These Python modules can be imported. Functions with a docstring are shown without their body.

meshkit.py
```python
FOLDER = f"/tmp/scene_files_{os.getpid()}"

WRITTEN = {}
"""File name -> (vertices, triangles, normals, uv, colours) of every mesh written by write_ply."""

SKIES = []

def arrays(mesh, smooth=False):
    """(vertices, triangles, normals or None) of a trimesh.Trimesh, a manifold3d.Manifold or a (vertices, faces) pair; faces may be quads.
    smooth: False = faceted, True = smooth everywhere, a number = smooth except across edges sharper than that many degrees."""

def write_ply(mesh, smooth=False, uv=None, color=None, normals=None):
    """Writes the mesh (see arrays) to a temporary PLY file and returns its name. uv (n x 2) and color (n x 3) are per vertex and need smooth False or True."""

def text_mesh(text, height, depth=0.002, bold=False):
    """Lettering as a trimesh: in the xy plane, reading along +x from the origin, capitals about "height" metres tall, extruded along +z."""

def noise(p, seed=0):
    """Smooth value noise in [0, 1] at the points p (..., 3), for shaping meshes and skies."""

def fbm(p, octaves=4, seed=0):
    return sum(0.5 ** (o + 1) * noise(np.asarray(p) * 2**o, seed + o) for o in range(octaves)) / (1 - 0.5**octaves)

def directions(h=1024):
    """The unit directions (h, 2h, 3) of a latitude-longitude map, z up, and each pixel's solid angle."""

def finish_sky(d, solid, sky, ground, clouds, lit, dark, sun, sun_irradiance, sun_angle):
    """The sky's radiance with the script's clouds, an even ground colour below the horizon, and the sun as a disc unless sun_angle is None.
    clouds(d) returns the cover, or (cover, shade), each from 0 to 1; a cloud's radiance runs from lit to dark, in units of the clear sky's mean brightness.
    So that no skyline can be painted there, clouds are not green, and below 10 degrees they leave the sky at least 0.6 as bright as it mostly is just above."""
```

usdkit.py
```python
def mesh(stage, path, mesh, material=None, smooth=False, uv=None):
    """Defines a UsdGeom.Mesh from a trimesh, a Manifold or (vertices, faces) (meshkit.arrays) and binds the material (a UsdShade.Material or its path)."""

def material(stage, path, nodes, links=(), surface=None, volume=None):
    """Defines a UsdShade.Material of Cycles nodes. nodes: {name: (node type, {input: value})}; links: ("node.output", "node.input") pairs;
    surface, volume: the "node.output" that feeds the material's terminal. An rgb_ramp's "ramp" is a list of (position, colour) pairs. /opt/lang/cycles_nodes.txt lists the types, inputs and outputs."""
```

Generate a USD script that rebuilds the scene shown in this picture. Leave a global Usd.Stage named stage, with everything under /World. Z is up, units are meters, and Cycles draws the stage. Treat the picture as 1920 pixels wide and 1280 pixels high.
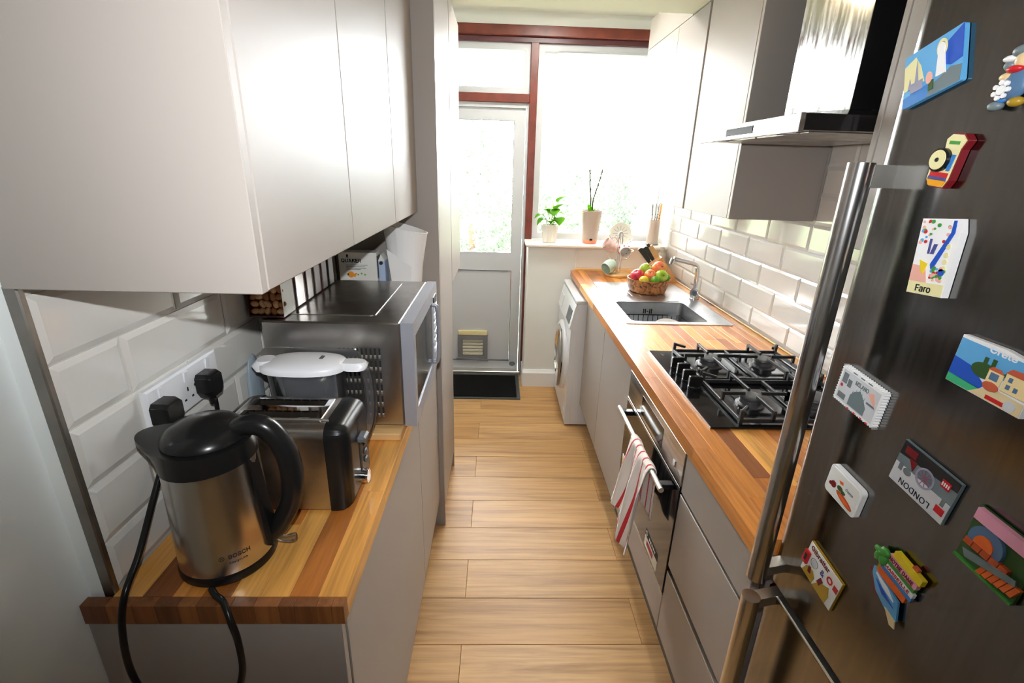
import math, random
import numpy as np, trimesh, usdkit, meshkit
from pxr import Usd, UsdGeom, UsdLux, Gf, Sdf
from shapely.geometry import Polygon, Point, LineString, box as sbox
from shapely import affinity
from shapely.ops import unary_union

stage = Usd.Stage.CreateInMemory()
UsdGeom.SetStageUpAxis(stage, "Z")
UsdGeom.SetStageMetersPerUnit(stage, 1.0)
UsdGeom.Xform.Define(stage, "/World")

# ------------------------------------------------------------------ camera
cam = UsdGeom.Camera.Define(stage, "/World/camera")
cam.CreateHorizontalApertureAttr(36.0)
cam.CreateVerticalApertureAttr(24.0)
cam.CreateFocalLengthAttr(16.968)
cam.CreateClippingRangeAttr(Gf.Vec2f(0.02, 200))
R_ = [0.99934174, -0.02335478, 0.02776038]
U_ = [-0.01822079, 0.33856892, 0.94076516]
B_ = [-0.03137017, -0.94065171, 0.33792051]
CAM_Z = 1.584
cam.AddTransformOp().Set(Gf.Matrix4d(*R_, 0, *U_, 0, *B_, 0, 0, 0, CAM_Z, 1))
cam.CreateExposureAttr(0.32)

# ------------------------------------------------------------------ light: overcast sky, ceiling lamps, camera flash
sky = UsdLux.DomeLight.Define(stage, "/World/sky")
sky.CreateIntensityAttr(SKY_I := 8.5)
sky.CreateColorAttr(Gf.Vec3f(0.97, 0.99, 1.0))
flash = UsdLux.SphereLight.Define(stage, "/World/flash")
flash.CreateRadiusAttr(0.008)
UsdLux.ShapingAPI.Apply(flash.GetPrim())
UsdLux.ShapingAPI(flash).CreateShapingConeAngleAttr(66.0)
UsdLux.ShapingAPI(flash).CreateShapingConeSoftnessAttr(1.0)
flash.CreateIntensityAttr(1.0)
flash.CreateExposureAttr(13.98)
flash.CreateColorAttr(Gf.Vec3f(0.96, 0.98, 1.0))
flash.AddTranslateOp().Set(Gf.Vec3d(0.0, 0.005, CAM_Z + 0.105))
flash.AddRotateXYZOp().Set(Gf.Vec3f(87, 0, 0))
LAMPS = [(0.42, 2.1, 2.262, .085), (0.33, 2.95, 2.53, .15)]      # x, y, z, radius of the two round ceiling lamps
LAMP_COL, LAMP_I = [(1.0, 0.74, 0.48), (1.0, 0.96, 0.90)], [26.0, 66.0]

# ------------------------------------------------------------------ helpers
def lin(*c):
    c = np.array(c, float) / 255
    return tuple(np.where(c <= .04045, c / 12.92, ((c + .055) / 1.055) ** 2.4))

MATS = {}
def mk(name, nodes, links, surface="p.BSDF"):
    MATS[name] = usdkit.material(stage, "/World/Looks/" + name, nodes, links, surface=surface)
    return name
def pm(name, col, rough=.5, metal=0., bump=0., bscale=300., vary=0., vscale=8., stretch=(1, 1, 1), rvary=0., **kw):
    """principled material with optional colour / roughness mottling and a fine bump"""
    n = {"p": ("principled_bsdf", dict(base_color=col, roughness=rough, metallic=metal, **kw))}
    l = []
    if bump or vary or rvary:
        n["g"] = ("texture_coordinate", {})
        n["m"] = ("mapping", {"scale": stretch})
        l.append(("g.object", "m.vector"))
    if vary or rvary:
        n["n"] = ("noise_texture", {"scale": vscale, "detail": 4.0})
        l.append(("m.vector", "n.vector"))
    if vary:
        c = np.array(col)
        n["r"] = ("rgb_ramp", {"ramp": [(.3, tuple(c * (1 - vary))), (.7, tuple(np.minimum(c * (1 + vary), 1)))]})
        l += [("n.fac", "r.fac"), ("r.color", "p.base_color")]
    if rvary:
        n["q"] = ("map_range", {"from_min": .3, "from_max": .7, "to_min": max(rough - rvary, .02), "to_max": rough + rvary})
        l += [("n.fac", "q.value"), ("q.result", "p.roughness")]
    if bump:
        n["bn"] = ("noise_texture", {"scale": bscale, "detail": 2.0})
        n["b"] = ("bump", {"strength": bump, "distance": .002})
        l += [("m.vector", "bn.vector"), ("bn.fac", "b.height"), ("b.normal", "p.normal")]
    return mk(name, n, l)
def wood(name, tones, axis, rough=.4, gs=1.0, coat=0.0, spec=.5):
    """plank / stave wood: each piece its own tone (object random), long grain along one axis"""
    s = [38 * gs, 38 * gs, 38 * gs]; s[axis] = 2.2 * gs
    s2 = [160 * gs, 160 * gs, 160 * gs]; s2[axis] = 6 * gs
    n = {"o": ("object_info", {}), "g": ("geometry", {}), "m": ("mapping", {"scale": s}), "m2": ("mapping", {"scale": s2}),
         "w": ("math", {"math_type": "multiply", "value2": 60.0}),
         "n": ("noise_texture", {"dimensions": "4D", "scale": 1.0, "detail": 5.0, "roughness": .6, "distortion": .8}),
         "n2": ("noise_texture", {"dimensions": "4D", "scale": 1.0, "detail": 3.0}),
         "t": ("rgb_ramp", {"ramp": [(i / (len(tones) - 1), c) for i, c in enumerate(tones)]}),
         "gr": ("rgb_ramp", {"ramp": [(.28, (.62, .56, .5)), (.5, (1, 1, 1)), (.75, (1.18, 1.15, 1.1))]}),
         "gr2": ("rgb_ramp", {"ramp": [(.3, (.84, .82, .8)), (.6, (1.05, 1.05, 1.05))]}),
         "x": ("mix", {"mix_type": "multiply", "fac": 1.0}), "x2": ("mix", {"mix_type": "multiply", "fac": 1.0}),
         "b": ("bump", {"strength": .12, "distance": .0006}),
         "p": ("principled_bsdf", {"roughness": rough, "coat_weight": coat, "coat_roughness": .25, "specular_ior_level": spec})}
    l = [("g.position", "m.vector"), ("g.position", "m2.vector"), ("o.random", "w.value1"), ("w.value", "n.w"), ("w.value", "n2.w"),
         ("m.vector", "n.vector"), ("m2.vector", "n2.vector"), ("o.random", "t.fac"), ("n.fac", "gr.fac"), ("n2.fac", "gr2.fac"),
         ("t.color", "x.color1"), ("gr.color", "x.color2"), ("x.color", "x2.color1"), ("gr2.color", "x2.color2"),
         ("x2.color", "p.base_color"), ("n2.fac", "b.height"), ("b.normal", "p.normal")]
    return mk(name, n, l)

def tri(v, f):
    return trimesh.Trimesh(np.asarray(v, float), np.asarray(f), process=False)
def cat(*ms):
    ms = [m for a in ms for m in (a if isinstance(a, (list, tuple)) else [a])]
    return trimesh.util.concatenate(ms)
def hull(p):
    return trimesh.convex.convex_hull(np.asarray(p, float))
def bx(x0, x1, y0, y1, z0, z1, b=0.):
    """box, optionally with bevelled edges"""
    lo, hi = np.array([x0, y0, z0]), np.array([x1, y1, z1])
    if b <= 0:
        return hull([[(lo, hi)[i][0], (lo, hi)[j][1], (lo, hi)[k][2]] for i in (0, 1) for j in (0, 1) for k in (0, 1)])
    b = min(b, (hi - lo).min() * .45)
    p = []
    for i in (0, 1):
        for j in (0, 1):
            for k in (0, 1):
                c = np.array([(lo, hi)[i][0], (lo, hi)[j][1], (lo, hi)[k][2]])
                s = np.array([1 - 2 * i, 1 - 2 * j, 1 - 2 * k]) * b
                p += [c + s * [0, 1, 1], c + s * [1, 0, 1], c + s * [1, 1, 0]]
    return hull(p)
def polys(g):
    return [q for q in getattr(g, "geoms", [g]) if q.area > 1e-9]
def prism(poly, axis, a0, a1):
    """shapely polygon extruded along an axis; the polygon's coordinates are (y,z), (x,z) or (x,y)"""
    out = []
    for g in polys(poly):
        m = trimesh.creation.extrude_polygon(g, a1 - a0, engine="earcut")
        v = np.array(m.vertices); v[:, 2] += a0
        if axis == "x": v = v[:, [2, 0, 1]]
        if axis == "y": v = v[:, [0, 2, 1]]
        m = trimesh.Trimesh(v, m.faces, process=False)
        if axis == "y": m.invert()
        out.append(m)
    return cat(out)
def rrect(x0, x1, y0, y1, r, n=6):
    return sbox(x0 + r, y0 + r, x1 - r, y1 - r).buffer(r, quad_segs=n)
def tube(path, r, n=10, closed=False):
    P = np.asarray(path, float); m = len(P)
    rr = np.full(m, r, float) if np.ndim(r) == 0 else np.asarray(r, float)
    T = (np.roll(P, -1, 0) - np.roll(P, 1, 0)) if closed else np.gradient(P, axis=0)
    T /= np.linalg.norm(T, axis=1, keepdims=True) + 1e-12
    a = np.array([0, 0, 1.]) if abs(T[0][2]) < .9 else np.array([1., 0, 0])
    N = np.cross(T[0], a); N /= np.linalg.norm(N)
    v = []
    for i in range(m):
        N = N - T[i] * (N @ T[i]); N /= np.linalg.norm(N)
        B = np.cross(T[i], N)
        for k in range(n):
            t = 2 * math.pi * k / n
            v.append(P[i] + rr[i] * (math.cos(t) * N + math.sin(t) * B))
    f = []
    for i in range(m if closed else m - 1):
        j = (i + 1) % m
        for k in range(n):
            l = (k + 1) % n
            f += [[i * n + k, i * n + l, j * n + l], [i * n + k, j * n + l, j * n + k]]
    if not closed:
        v += [P[0], P[-1]]; c0, c1 = len(v) - 2, len(v) - 1
        for k in range(n):
            l = (k + 1) % n
            f += [[c0, l, k], [c1, (m - 1) * n + k, (m - 1) * n + l]]
    return tri(v, f)
def spline(pts, n=8):
    """Catmull-Rom through the points"""
    P = np.asarray(pts, float); Q = np.vstack([2 * P[0] - P[1], P, 2 * P[-1] - P[-2]]); out = []
    for i in range(1, len(Q) - 2):
        for t in np.linspace(0, 1, n, endpoint=False):
            a, b, c, d = Q[i - 1:i + 3]
            out.append(.5 * (2 * b + (c - a) * t + (2 * a - 5 * b + 4 * c - d) * t * t + (3 * b - a - 3 * c + d) * t ** 3))
    return np.array(out + [P[-1]])
def lathe(prof, c=(0, 0, 0), n=40):
    """profile of (r, z) from bottom to top on the outside (and down again inside), turned about z"""
    prof = [(max(r, 1e-5), z) for r, z in prof]
    v, f = [], []
    for r, z in prof:
        for k in range(n):
            t = 2 * math.pi * k / n
            v.append([r * math.cos(t), r * math.sin(t), z])
    for i in range(len(prof) - 1):
        for k in range(n):
            l = (k + 1) % n
            f += [[i * n + k, i * n + l, (i + 1) * n + l], [i * n + k, (i + 1) * n + l, (i + 1) * n + k]]
    m = tri(np.array(v) + np.asarray(c), f)
    return m
def solid(prof, c=(0, 0, 0), n=40):
    """closed lathe: caps added on the axis"""
    return lathe([(0, prof[0][1])] + list(prof) + [(0, prof[-1][1])], c, n)
def cyl(p0, p1, r, n=20, r1=None):
    p0, p1 = np.asarray(p0, float), np.asarray(p1, float)
    return tube([p0, p0 + (p1 - p0) * .5, p1], [r, (r + (r if r1 is None else r1)) / 2, r if r1 is None else r1], n)
def ball(c, r, sub=2, rough=0., seed=0, rs=3.):
    m = trimesh.creation.icosphere(subdivisions=sub)
    v = np.array(m.vertices)
    if rough: v = v * (1 + rough * (meshkit.fbm(v * rs + 7, 2, seed)[:, None] - .5))
    return trimesh.Trimesh(v * np.asarray(r) + np.asarray(c), m.faces, process=False)
def move(m, M=None, t=(0, 0, 0)):
    v = np.array(m.vertices)
    if M is not None: v = v @ np.asarray(M).T
    return trimesh.Trimesh(v + np.asarray(t), m.faces, process=False)
def rot(axis, deg):
    a = np.asarray(axis, float)
    return trimesh.transformations.rotation_matrix(math.radians(deg), a)[:3, :3]
def slab(x0, x1, y0, y1, z0, z1, b=.001, bh=None):
    """plank / stave / tile: box with its top edges bevelled"""
    bh = b if bh is None else bh
    b = min(b, (x1 - x0) * .4, (y1 - y0) * .4)
    p = []
    for z, i in ((z0, 0), (z1 - bh, 0), (z1, b)):
        p += [[x0 + i, y0 + i, z], [x1 - i, y0 + i, z], [x1 - i, y1 - i, z], [x0 + i, y1 - i, z]]
    f = [[0, 2, 1], [0, 3, 2], [8, 9, 10], [8, 10, 11]]
    for o in (0, 4):
        for k in range(4):
            l = (k + 1) % 4
            f += [[o + k, o + l, o + 4 + l], [o + k, o + 4 + l, o + 4 + k]]
    return tri(p, f)
def to_wall(m, x, facing):
    """a piece laid out in (y, z, height) put on a wall at x, facing +x (1) or -x (-1)"""
    v = np.array(m.vertices)
    w = np.stack([x + facing * v[:, 2], v[:, 0], v[:, 1]], 1)
    o = trimesh.Trimesh(w, m.faces, process=False)
    if facing < 0: o.invert()
    return o

COUNT = {}
def fresh(path):
    n = COUNT.get(path, 0); COUNT[path] = n + 1
    return path if n == 0 else f"{path}_{n:03d}"
def say(prim, label=None, cat_=None, group=None, kind=None):
    for k, v in (("label", label), ("category", cat_), ("group", group), ("kind", kind)):
        if v: prim.SetCustomDataByKey(k, v)
GROUPS = {"wall_cabinet": "taupe wall cabinets", "base_cabinet": "taupe base cabinets", "ceiling_lamp": "round ceiling lamps", "plug": "plugs in the wall socket", "packet": "packets on the microwave",
          "apple": "fruit in the wooden bowl", "lime": "fruit in the wooden bowl", "lemon": "fruit in the wooden bowl", "pear": "fruit in the wooden bowl", "knife": "knives in the wooden block",
          "mug": "mugs on the mug tree", "table_knife": "cutlery in the sill pot", "fridge_magnet": "magnets on the fridge door", "shrub": "garden shrubs", "worktop": "oak stave worktops"}
class Thing:
    """an Xform at the thing's base; parts are given in world coordinates (or local ones when the thing is turned)"""
    def __init__(s, name, label=None, category=None, loc=(0, 0, 0), rz=0., group=None, kind=None, local=False, M=None):
        s.path = fresh("/World/" + name); s.loc = np.array(loc, float); s.local = local or rz != 0 or M is not None
        x = UsdGeom.Xform.Define(stage, s.path)
        if M is not None:
            A = np.eye(4); A[:3, :3] = np.asarray(M).T; A[3, :3] = loc
            x.AddTransformOp().Set(Gf.Matrix4d(*A.ravel().tolist()))
        else:
            x.AddTranslateOp().Set(Gf.Vec3d(*map(float, loc)))
            if rz: x.AddRotateZOp().Set(float(rz))
        say(x.GetPrim(), label, category, group or GROUPS.get(name), kind)
    def add(s, name, mesh, m, smooth=30, under=None, label=None, kind=None, uv=None):
        p = fresh((under or s.path) + "/" + name)
        if not s.local: mesh = move(mesh, t=-s.loc)
        o = usdkit.mesh(stage, p, mesh, MATS[m], smooth=smooth, uv=uv)
        say(o.GetPrim(), label, None, None, kind)
        return p
def single(name, mesh, m, label=None, category=None, group=None, kind=None, smooth=30, uv=None):
    p = fresh("/World/" + name)
    v = np.array(mesh.vertices); c = (v.min(0) + v.max(0)) / 2; c[2] = v[:, 2].min()
    o = usdkit.mesh(stage, p, move(mesh, t=-c), MATS[m], smooth=smooth, uv=uv)
    UsdGeom.Xformable(o).AddTranslateOp().Set(Gf.Vec3d(*map(float, c)))
    say(o.GetPrim(), label, category, group, kind)
    return p
rnd = random.Random(4)

# ------------------------------------------------------------------ materials
pm("plaster", lin(232, 233, 228), .7, bump=.06, bscale=60)
pm("plaster_near", lin(240, 245, 244), .5, bump=.08, bscale=40)
pm("hall_paint", lin(120, 108, 96), .8)
pm("ceiling_paint", lin(228, 228, 216), .8)
pm("taupe", (.365, .328, .298), .42, specular_ior_level=.32)
pm("taupe_edge", (.46, .43, .40), .4)
pm("carcass", (.30, .27, .25), .5)
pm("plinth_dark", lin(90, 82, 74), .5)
pm("tile_white", lin(226, 224, 218), .12, vary=.02, vscale=3, coat_weight=.3)
pm("grout", lin(214, 211, 203), .8)
pm("trim_metal", lin(150, 146, 140), .42, 1., vary=.15, vscale=20)
pm("white_paint", lin(236, 237, 236), .4)
pm("upvc", lin(196, 198, 201), .4)
pm("sill_paint", lin(238, 230, 218), .4)
pm("gap_dark", (.01, .01, .01), .8)
pm("black_plastic", (.010, .010, .010), .25, specular_ior_level=.35)
pm("black_gloss", (.008, .008, .009), .1)
pm("black_matt", (.013, .013, .013), .5, specular_ior_level=.3)
pm("iron", (.018, .018, .019), .42, bump=.05, bscale=900)
pm("burner_cap", (.06, .06, .062), .38)
pm("burner_crown", (.13, .13, .135), .35, .6)
pm("rubber_mat", (.006, .0065, .0065), .95, bump=.5, bscale=500, specular_ior_level=.1)
pm("mat_edge", (.05, .056, .058), .7)
pm("chrome", (.78, .78, .80), .06, 1.)
pm("steel", (.60, .59, .57), .26, 1., rvary=.03, vscale=2, stretch=(1, 1, 30))
pm("steel_kettle", (.70, .68, .65), .24, 1.)
pm("steel_dark", (.52, .505, .485), .27, 1., rvary=.05, vscale=4)
pm("steel_toaster", (.56, .52, .47), .3, 1., rvary=.06, vscale=8)
pm("fridge_steel", (.20, .197, .19), .17, 1., rvary=.03, vscale=1.2, stretch=(1, 60, 1))
pm("sink_steel", (.62, .63, .64), .3, 1., rvary=.05, vscale=3)
pm("hood_steel", (.55, .55, .54), .17, 1., rvary=.08, vscale=9, stretch=(8, 8, 1))
pm("alu", (.72, .70, .66), .35, 1.)
pm("silver_plastic", lin(176, 180, 192), .35, .4)
pm("white_plastic", lin(236, 238, 242), .3)
pm("appliance_white", lin(232, 235, 240), .25)
pm("grey_plastic", lin(92, 96, 100), .4)
pm("paper", lin(250, 250, 250), .9, bump=.1, bscale=150)
pm("card_white", lin(232, 232, 226), .6)
pm("card_blue", lin(176, 196, 226), .6)
pm("ink", (.012, .012, .014), .6)
pm("ink_grey", lin(110, 118, 120), .6)
pm("ink_red", lin(178, 30, 42), .55)
pm("orange_print", lin(238, 150, 40), .6)
pm("green_print", lin(110, 170, 60), .6)
pm("nut", lin(176, 112, 62), .5, vary=.25, vscale=30)
pm("nut_shell", lin(226, 176, 124), .55, vary=.18, vscale=40)
pm("brown_pack", lin(88, 40, 30), .45)
pm("foil_pack", (.55, .52, .5), .28, 1., bump=.15, bscale=30)
pm("mahogany", lin(104, 42, 28), .35, vary=.28, vscale=6, stretch=(2, 2, 2))
pm("mahogany_shade", lin(80, 38, 42), .35, vary=.15, vscale=6)
mk("bowl_wood", {"g": ("texture_coordinate", {}), "n": ("noise_texture", {"scale": 34.0, "detail": 4.0, "distortion": 1.5}), "r": ("rgb_ramp", {"ramp": [(.36, lin(70, 38, 20)), (.46, lin(150, 92, 46)), (.6, lin(184, 122, 66))]}),
               "p": ("principled_bsdf", {"roughness": .4})}, [("g.object", "n.vector"), ("n.fac", "r.fac"), ("r.color", "p.base_color")])
pm("pale_wood", lin(220, 176, 118), .45, vary=.1, vscale=12, stretch=(1, 8, 1))
pm("pot_white", lin(232, 226, 216), .45)
pm("pot_taupe", lin(176, 158, 144), .5)
pm("pot_salmon", lin(216, 138, 108), .5)
pm("soil", lin(52, 40, 30), .9, bump=.6, bscale=120)
pm("stem_green", lin(90, 140, 50), .5)
pm("stem_dark", lin(60, 62, 44), .6)
pm("enamel_mint", lin(196, 222, 212), .25)
pm("mug_pink", lin(226, 196, 190), .3, vary=.25, vscale=40)
pm("mug_white", lin(240, 238, 232), .3)
pm("red_pattern", lin(196, 76, 88), .4)
pm("plate_glaze", lin(226, 226, 214), .35)
pm("knife_black", (.015, .015, .015), .4)
pm("block_wood", lin(214, 158, 98), .4, vary=.12, vscale=14, stretch=(6, 1, 1))
pm("towel_tag", lin(240, 238, 232), .7)
pm("tape_grey", lin(120, 120, 124), .45, bump=.4, bscale=40)
pm("tape_yellow", lin(226, 212, 160), .5)
pm("flap", lin(206, 200, 180), .35)
pm("lawn", lin(108, 120, 78), .95, vary=.2, vscale=2)
pm("fence_wood", lin(112, 110, 108), .8, vary=.2, vscale=5, stretch=(6, 6, 1))
pm("paving", lin(188, 182, 172), .9, vary=.1, vscale=3)
pm("terracotta", lin(188, 96, 62), .7)
pm("bark", lin(96, 78, 60), .9)
pm("stone_grey", lin(140, 138, 134), .9, vary=.3, vscale=4)
pm("lid_white", lin(238, 239, 243), .35)
pm("bag_plastic", lin(150, 166, 176), .4)
pm("bottle_glass", lin(196, 190, 176), .2)
for nm, c in dict(sky_blue=(96, 170, 222), deep_blue=(32, 84, 190), sea_green=(60, 176, 120), sand=(226, 206, 160), roof_red=(198, 92, 62), wall_cream=(240, 216, 160), tree_green=(52, 86, 40),
                  cream=(232, 224, 168), red=(198, 30, 38), yellow=(234, 206, 40), amber=(240, 164, 20), indigo=(74, 76, 140), azure=(64, 130, 200), pink=(232, 160, 184), leaf=(70, 150, 60),
                  orange=(228, 104, 40), white=(240, 240, 240), pale_grey=(206, 208, 212), slate=(112, 126, 130), ochre=(170, 136, 36), purple_grey=(150, 150, 170), plum=(150, 84, 110),
                  blush=(236, 176, 160), steel_blue=(84, 116, 150), brick=(190, 80, 40), skin=(226, 196, 150), wine=(120, 20, 30)).items():
    pm("print_" + nm, lin(*c), .38)
wood("stave", [lin(138, 80, 34), lin(196, 122, 54), lin(218, 146, 66), lin(232, 172, 88), lin(180, 106, 44), lin(210, 138, 62), lin(236, 182, 98)], 1, rough=.34, coat=.15)
wood("stave_end", [lin(86, 50, 26), lin(124, 74, 38), lin(150, 94, 48), lin(104, 60, 30)], 2, rough=.45)
wood("floor_oak", [lin(186, 142, 90), lin(196, 154, 104), lin(190, 148, 96), lin(204, 162, 112)], 0, rough=.42, gs=.55, coat=.0, spec=.32)
# panes let light through and reflect by fresnel
mk("pane", {"t": ("transparent_bsdf", {"color": (.97, .98, .98)}), "g": ("glossy_bsdf", {"color": (1, 1, 1), "roughness": .0}), "f": ("fresnel", {"IOR": 1.45}), "x": ("mix_closure", {})},
   [("f.fac", "x.fac"), ("t.BSDF", "x.closure1"), ("g.BSDF", "x.closure2")], surface="x.closure")
mk("clear_plastic", {"t": ("transparent_bsdf", {"color": (.92, .93, .95)}), "d": ("translucent_bsdf", {"color": (.75, .77, .80)}), "y": ("mix_closure", {"fac": .22}), "g": ("glossy_bsdf", {"color": (1, 1, 1), "roughness": .05}), "f": ("fresnel", {"IOR": 1.45}), "x": ("mix_closure", {})},
   [("t.BSDF", "y.closure1"), ("d.BSDF", "y.closure2"), ("f.fac", "x.fac"), ("y.closure", "x.closure1"), ("g.BSDF", "x.closure2")], surface="x.closure")
def leafy(name, col, col2):
    mk(name, {"p": ("principled_bsdf", {"base_color": col, "roughness": .4}), "t": ("translucent_bsdf", {"color": col2}), "x": ("mix_closure", {"fac": .45})},
       [("p.BSDF", "x.closure1"), ("t.BSDF", "x.closure2")], surface="x.closure")
leafy("leaf_bright", lin(96, 156, 34), lin(150, 206, 40))
leafy("leaf_hedge", lin(96, 110, 94), lin(110, 124, 104))
leafy("leaf_pale", lin(214, 226, 190), lin(220, 230, 190))
def lampmat(name, col, s):
    mk(name, {"e": ("emission", {"color": col, "strength": s})}, [], surface="e.emission")
lampmat("lamp_glow", LAMP_COL[0], LAMP_I[0]); lampmat("lamp_glow_far", LAMP_COL[1], LAMP_I[1])
def fruit(name, a, b, sc=2.2):
    mk(name, {"g": ("texture_coordinate", {}), "n": ("noise_texture", {"scale": sc * 8, "detail": 2.0}), "r": ("rgb_ramp", {"ramp": [(.38, lin(*a)), (.62, lin(*b))]}),
              "p": ("principled_bsdf", {"roughness": .28})}, [("g.object", "n.vector"), ("n.fac", "r.fac"), ("r.color", "p.base_color")])
fruit("apple_red", (196, 36, 62), (226, 90, 96)); fruit("apple_blush", (226, 110, 70), (226, 196, 100)); fruit("apple_green", (150, 186, 48), (188, 204, 84))
fruit("lime", (92, 150, 34), (120, 170, 50)); fruit("lemon", (226, 206, 60), (236, 222, 96)); fruit("pear", (186, 198, 84), (206, 208, 110))
# towel: white cotton with red stripes running down it (stripes by the cloth's own coordinates)
mk("towel", {"u": ("texture_coordinate", {}), "s": ("separate_xyz", {}), "a": ("math", {"math_type": "multiply", "value2": 5.4}), "f": ("math", {"math_type": "fraction"}),
             "r": ("rgb_ramp", {"interpolate": False, "ramp": [(0, lin(238, 232, 224)), (.38, lin(206, 46, 56)), (.57, lin(240, 236, 230))]}),
             "n": ("noise_texture", {"scale": 900.0}), "b": ("bump", {"strength": .25, "distance": .001}), "p": ("principled_bsdf", {"roughness": .9, "sheen_weight": .2})},
   [("u.UV", "s.vector"), ("s.x", "a.value1"), ("a.value", "f.value1"), ("f.value", "r.fac"), ("r.color", "p.base_color"), ("n.fac", "b.height"), ("b.normal", "p.normal")])
# ------------------------------------------------------------------ the room
XL, XR, YB, YF = -.616, 1.186, 3.67, -4.2         # left tiles, right tiles, back wall, behind the camera
ZC, ZC2, ZW = 2.262, 2.53, .912
fl = Thing("floor", kind="structure")
fl.add("subfloor", bx(-1.0, 1.4, YF, 3.85, -.09, -.0125), "gap_dark", False)
row = 0
y = 1.242 - .1965 * 28
while y < 3.70:
    y1 = min(y + .1965, 3.80)
    off = -.105 if row % 2 else .537
    xs = sorted({-.98, 1.22} | {x for x in (off - 1.284, off, off + 1.284) if -.9 < x < 1.15})
    if y1 > YF:
        for a, b in zip(xs, xs[1:]):
            fl.add("plank", slab(a + .0004, b - .0004, max(y, YF) + .0005, y1 - .0005, -.012, 0, .0012), "floor_oak", False)
    y, row = y1, row + 1

def tiles(thing, x, facing, joint, rows, y0, y1, holes=()):
    """bevelled 300 x 100 tiles: rows of (z0, z1, joint offset in tiles); clipped to y0..y1"""
    P, g = .302, .0012
    for za, zb, half in rows:
        j = joint + (half - 8) * P
        while j < y1:
            a, b = max(j, y0), min(j + P, y1)
            if b - a > .012:
                w = min(.0105, (b - a) * .3)
                t = slab(a + g, b - g, za + g, zb - g, 0, .0078, w, .0034)
                thing.add("tile", to_wall(t, x - facing * .0078, facing), "tile_white", False)
            j += P
# left wall: tiled beside the worktop, painted nearer the camera where it steps back
wl = Thing("wall_left", kind="structure")
wl.add("plaster", cat(bx(-.80, -.625, .617, 3.9, 0, 2.6), bx(-.80, -.655, YF, .6172, 0, 2.6)), "plaster_near", False)
wl.add("grout", bx(-.6249, -.6215, .628, 1.85, .905, 1.43), "grout", False)
tiles(wl, XL, 1, .761, [(1.3077 - .102 * k, 1.4097 - .102 * k, (.5, 0)[k % 2]) for k in range(0, 5)][:4] + [(.913, .9997 + .0, .5)], .628, 1.845)
wl.add("edge_trim", bx(-.634, -.6145, .6165, .6278, .90, 1.425, .002), "trim_metal", False)
# right wall
wr = Thing("wall_right", kind="structure")
wr.add("plaster", bx(1.195, 1.40, YF, 3.9, 0, 2.6), "plaster", False)
wr.add("grout", bx(1.1912, 1.1949, .10, 3.405, .90, 1.75), "grout", False)
rr = [(1.3128 - .102 * k, 1.4148 - .102 * k, .5 if k % 2 == 0 else 0) for k in range(0, 4)] + [(.918, 1.0068, .5)]
tiles(wr, XR, -1, 1.991, rr, .75, 3.40)
tiles(wr, XR, -1, 1.991, [(1.4148 + .102 * k, 1.5168 + .102 * k, .5 if k % 2 else 0) for k in range(0, 3)], 1.20, 1.838)
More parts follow.
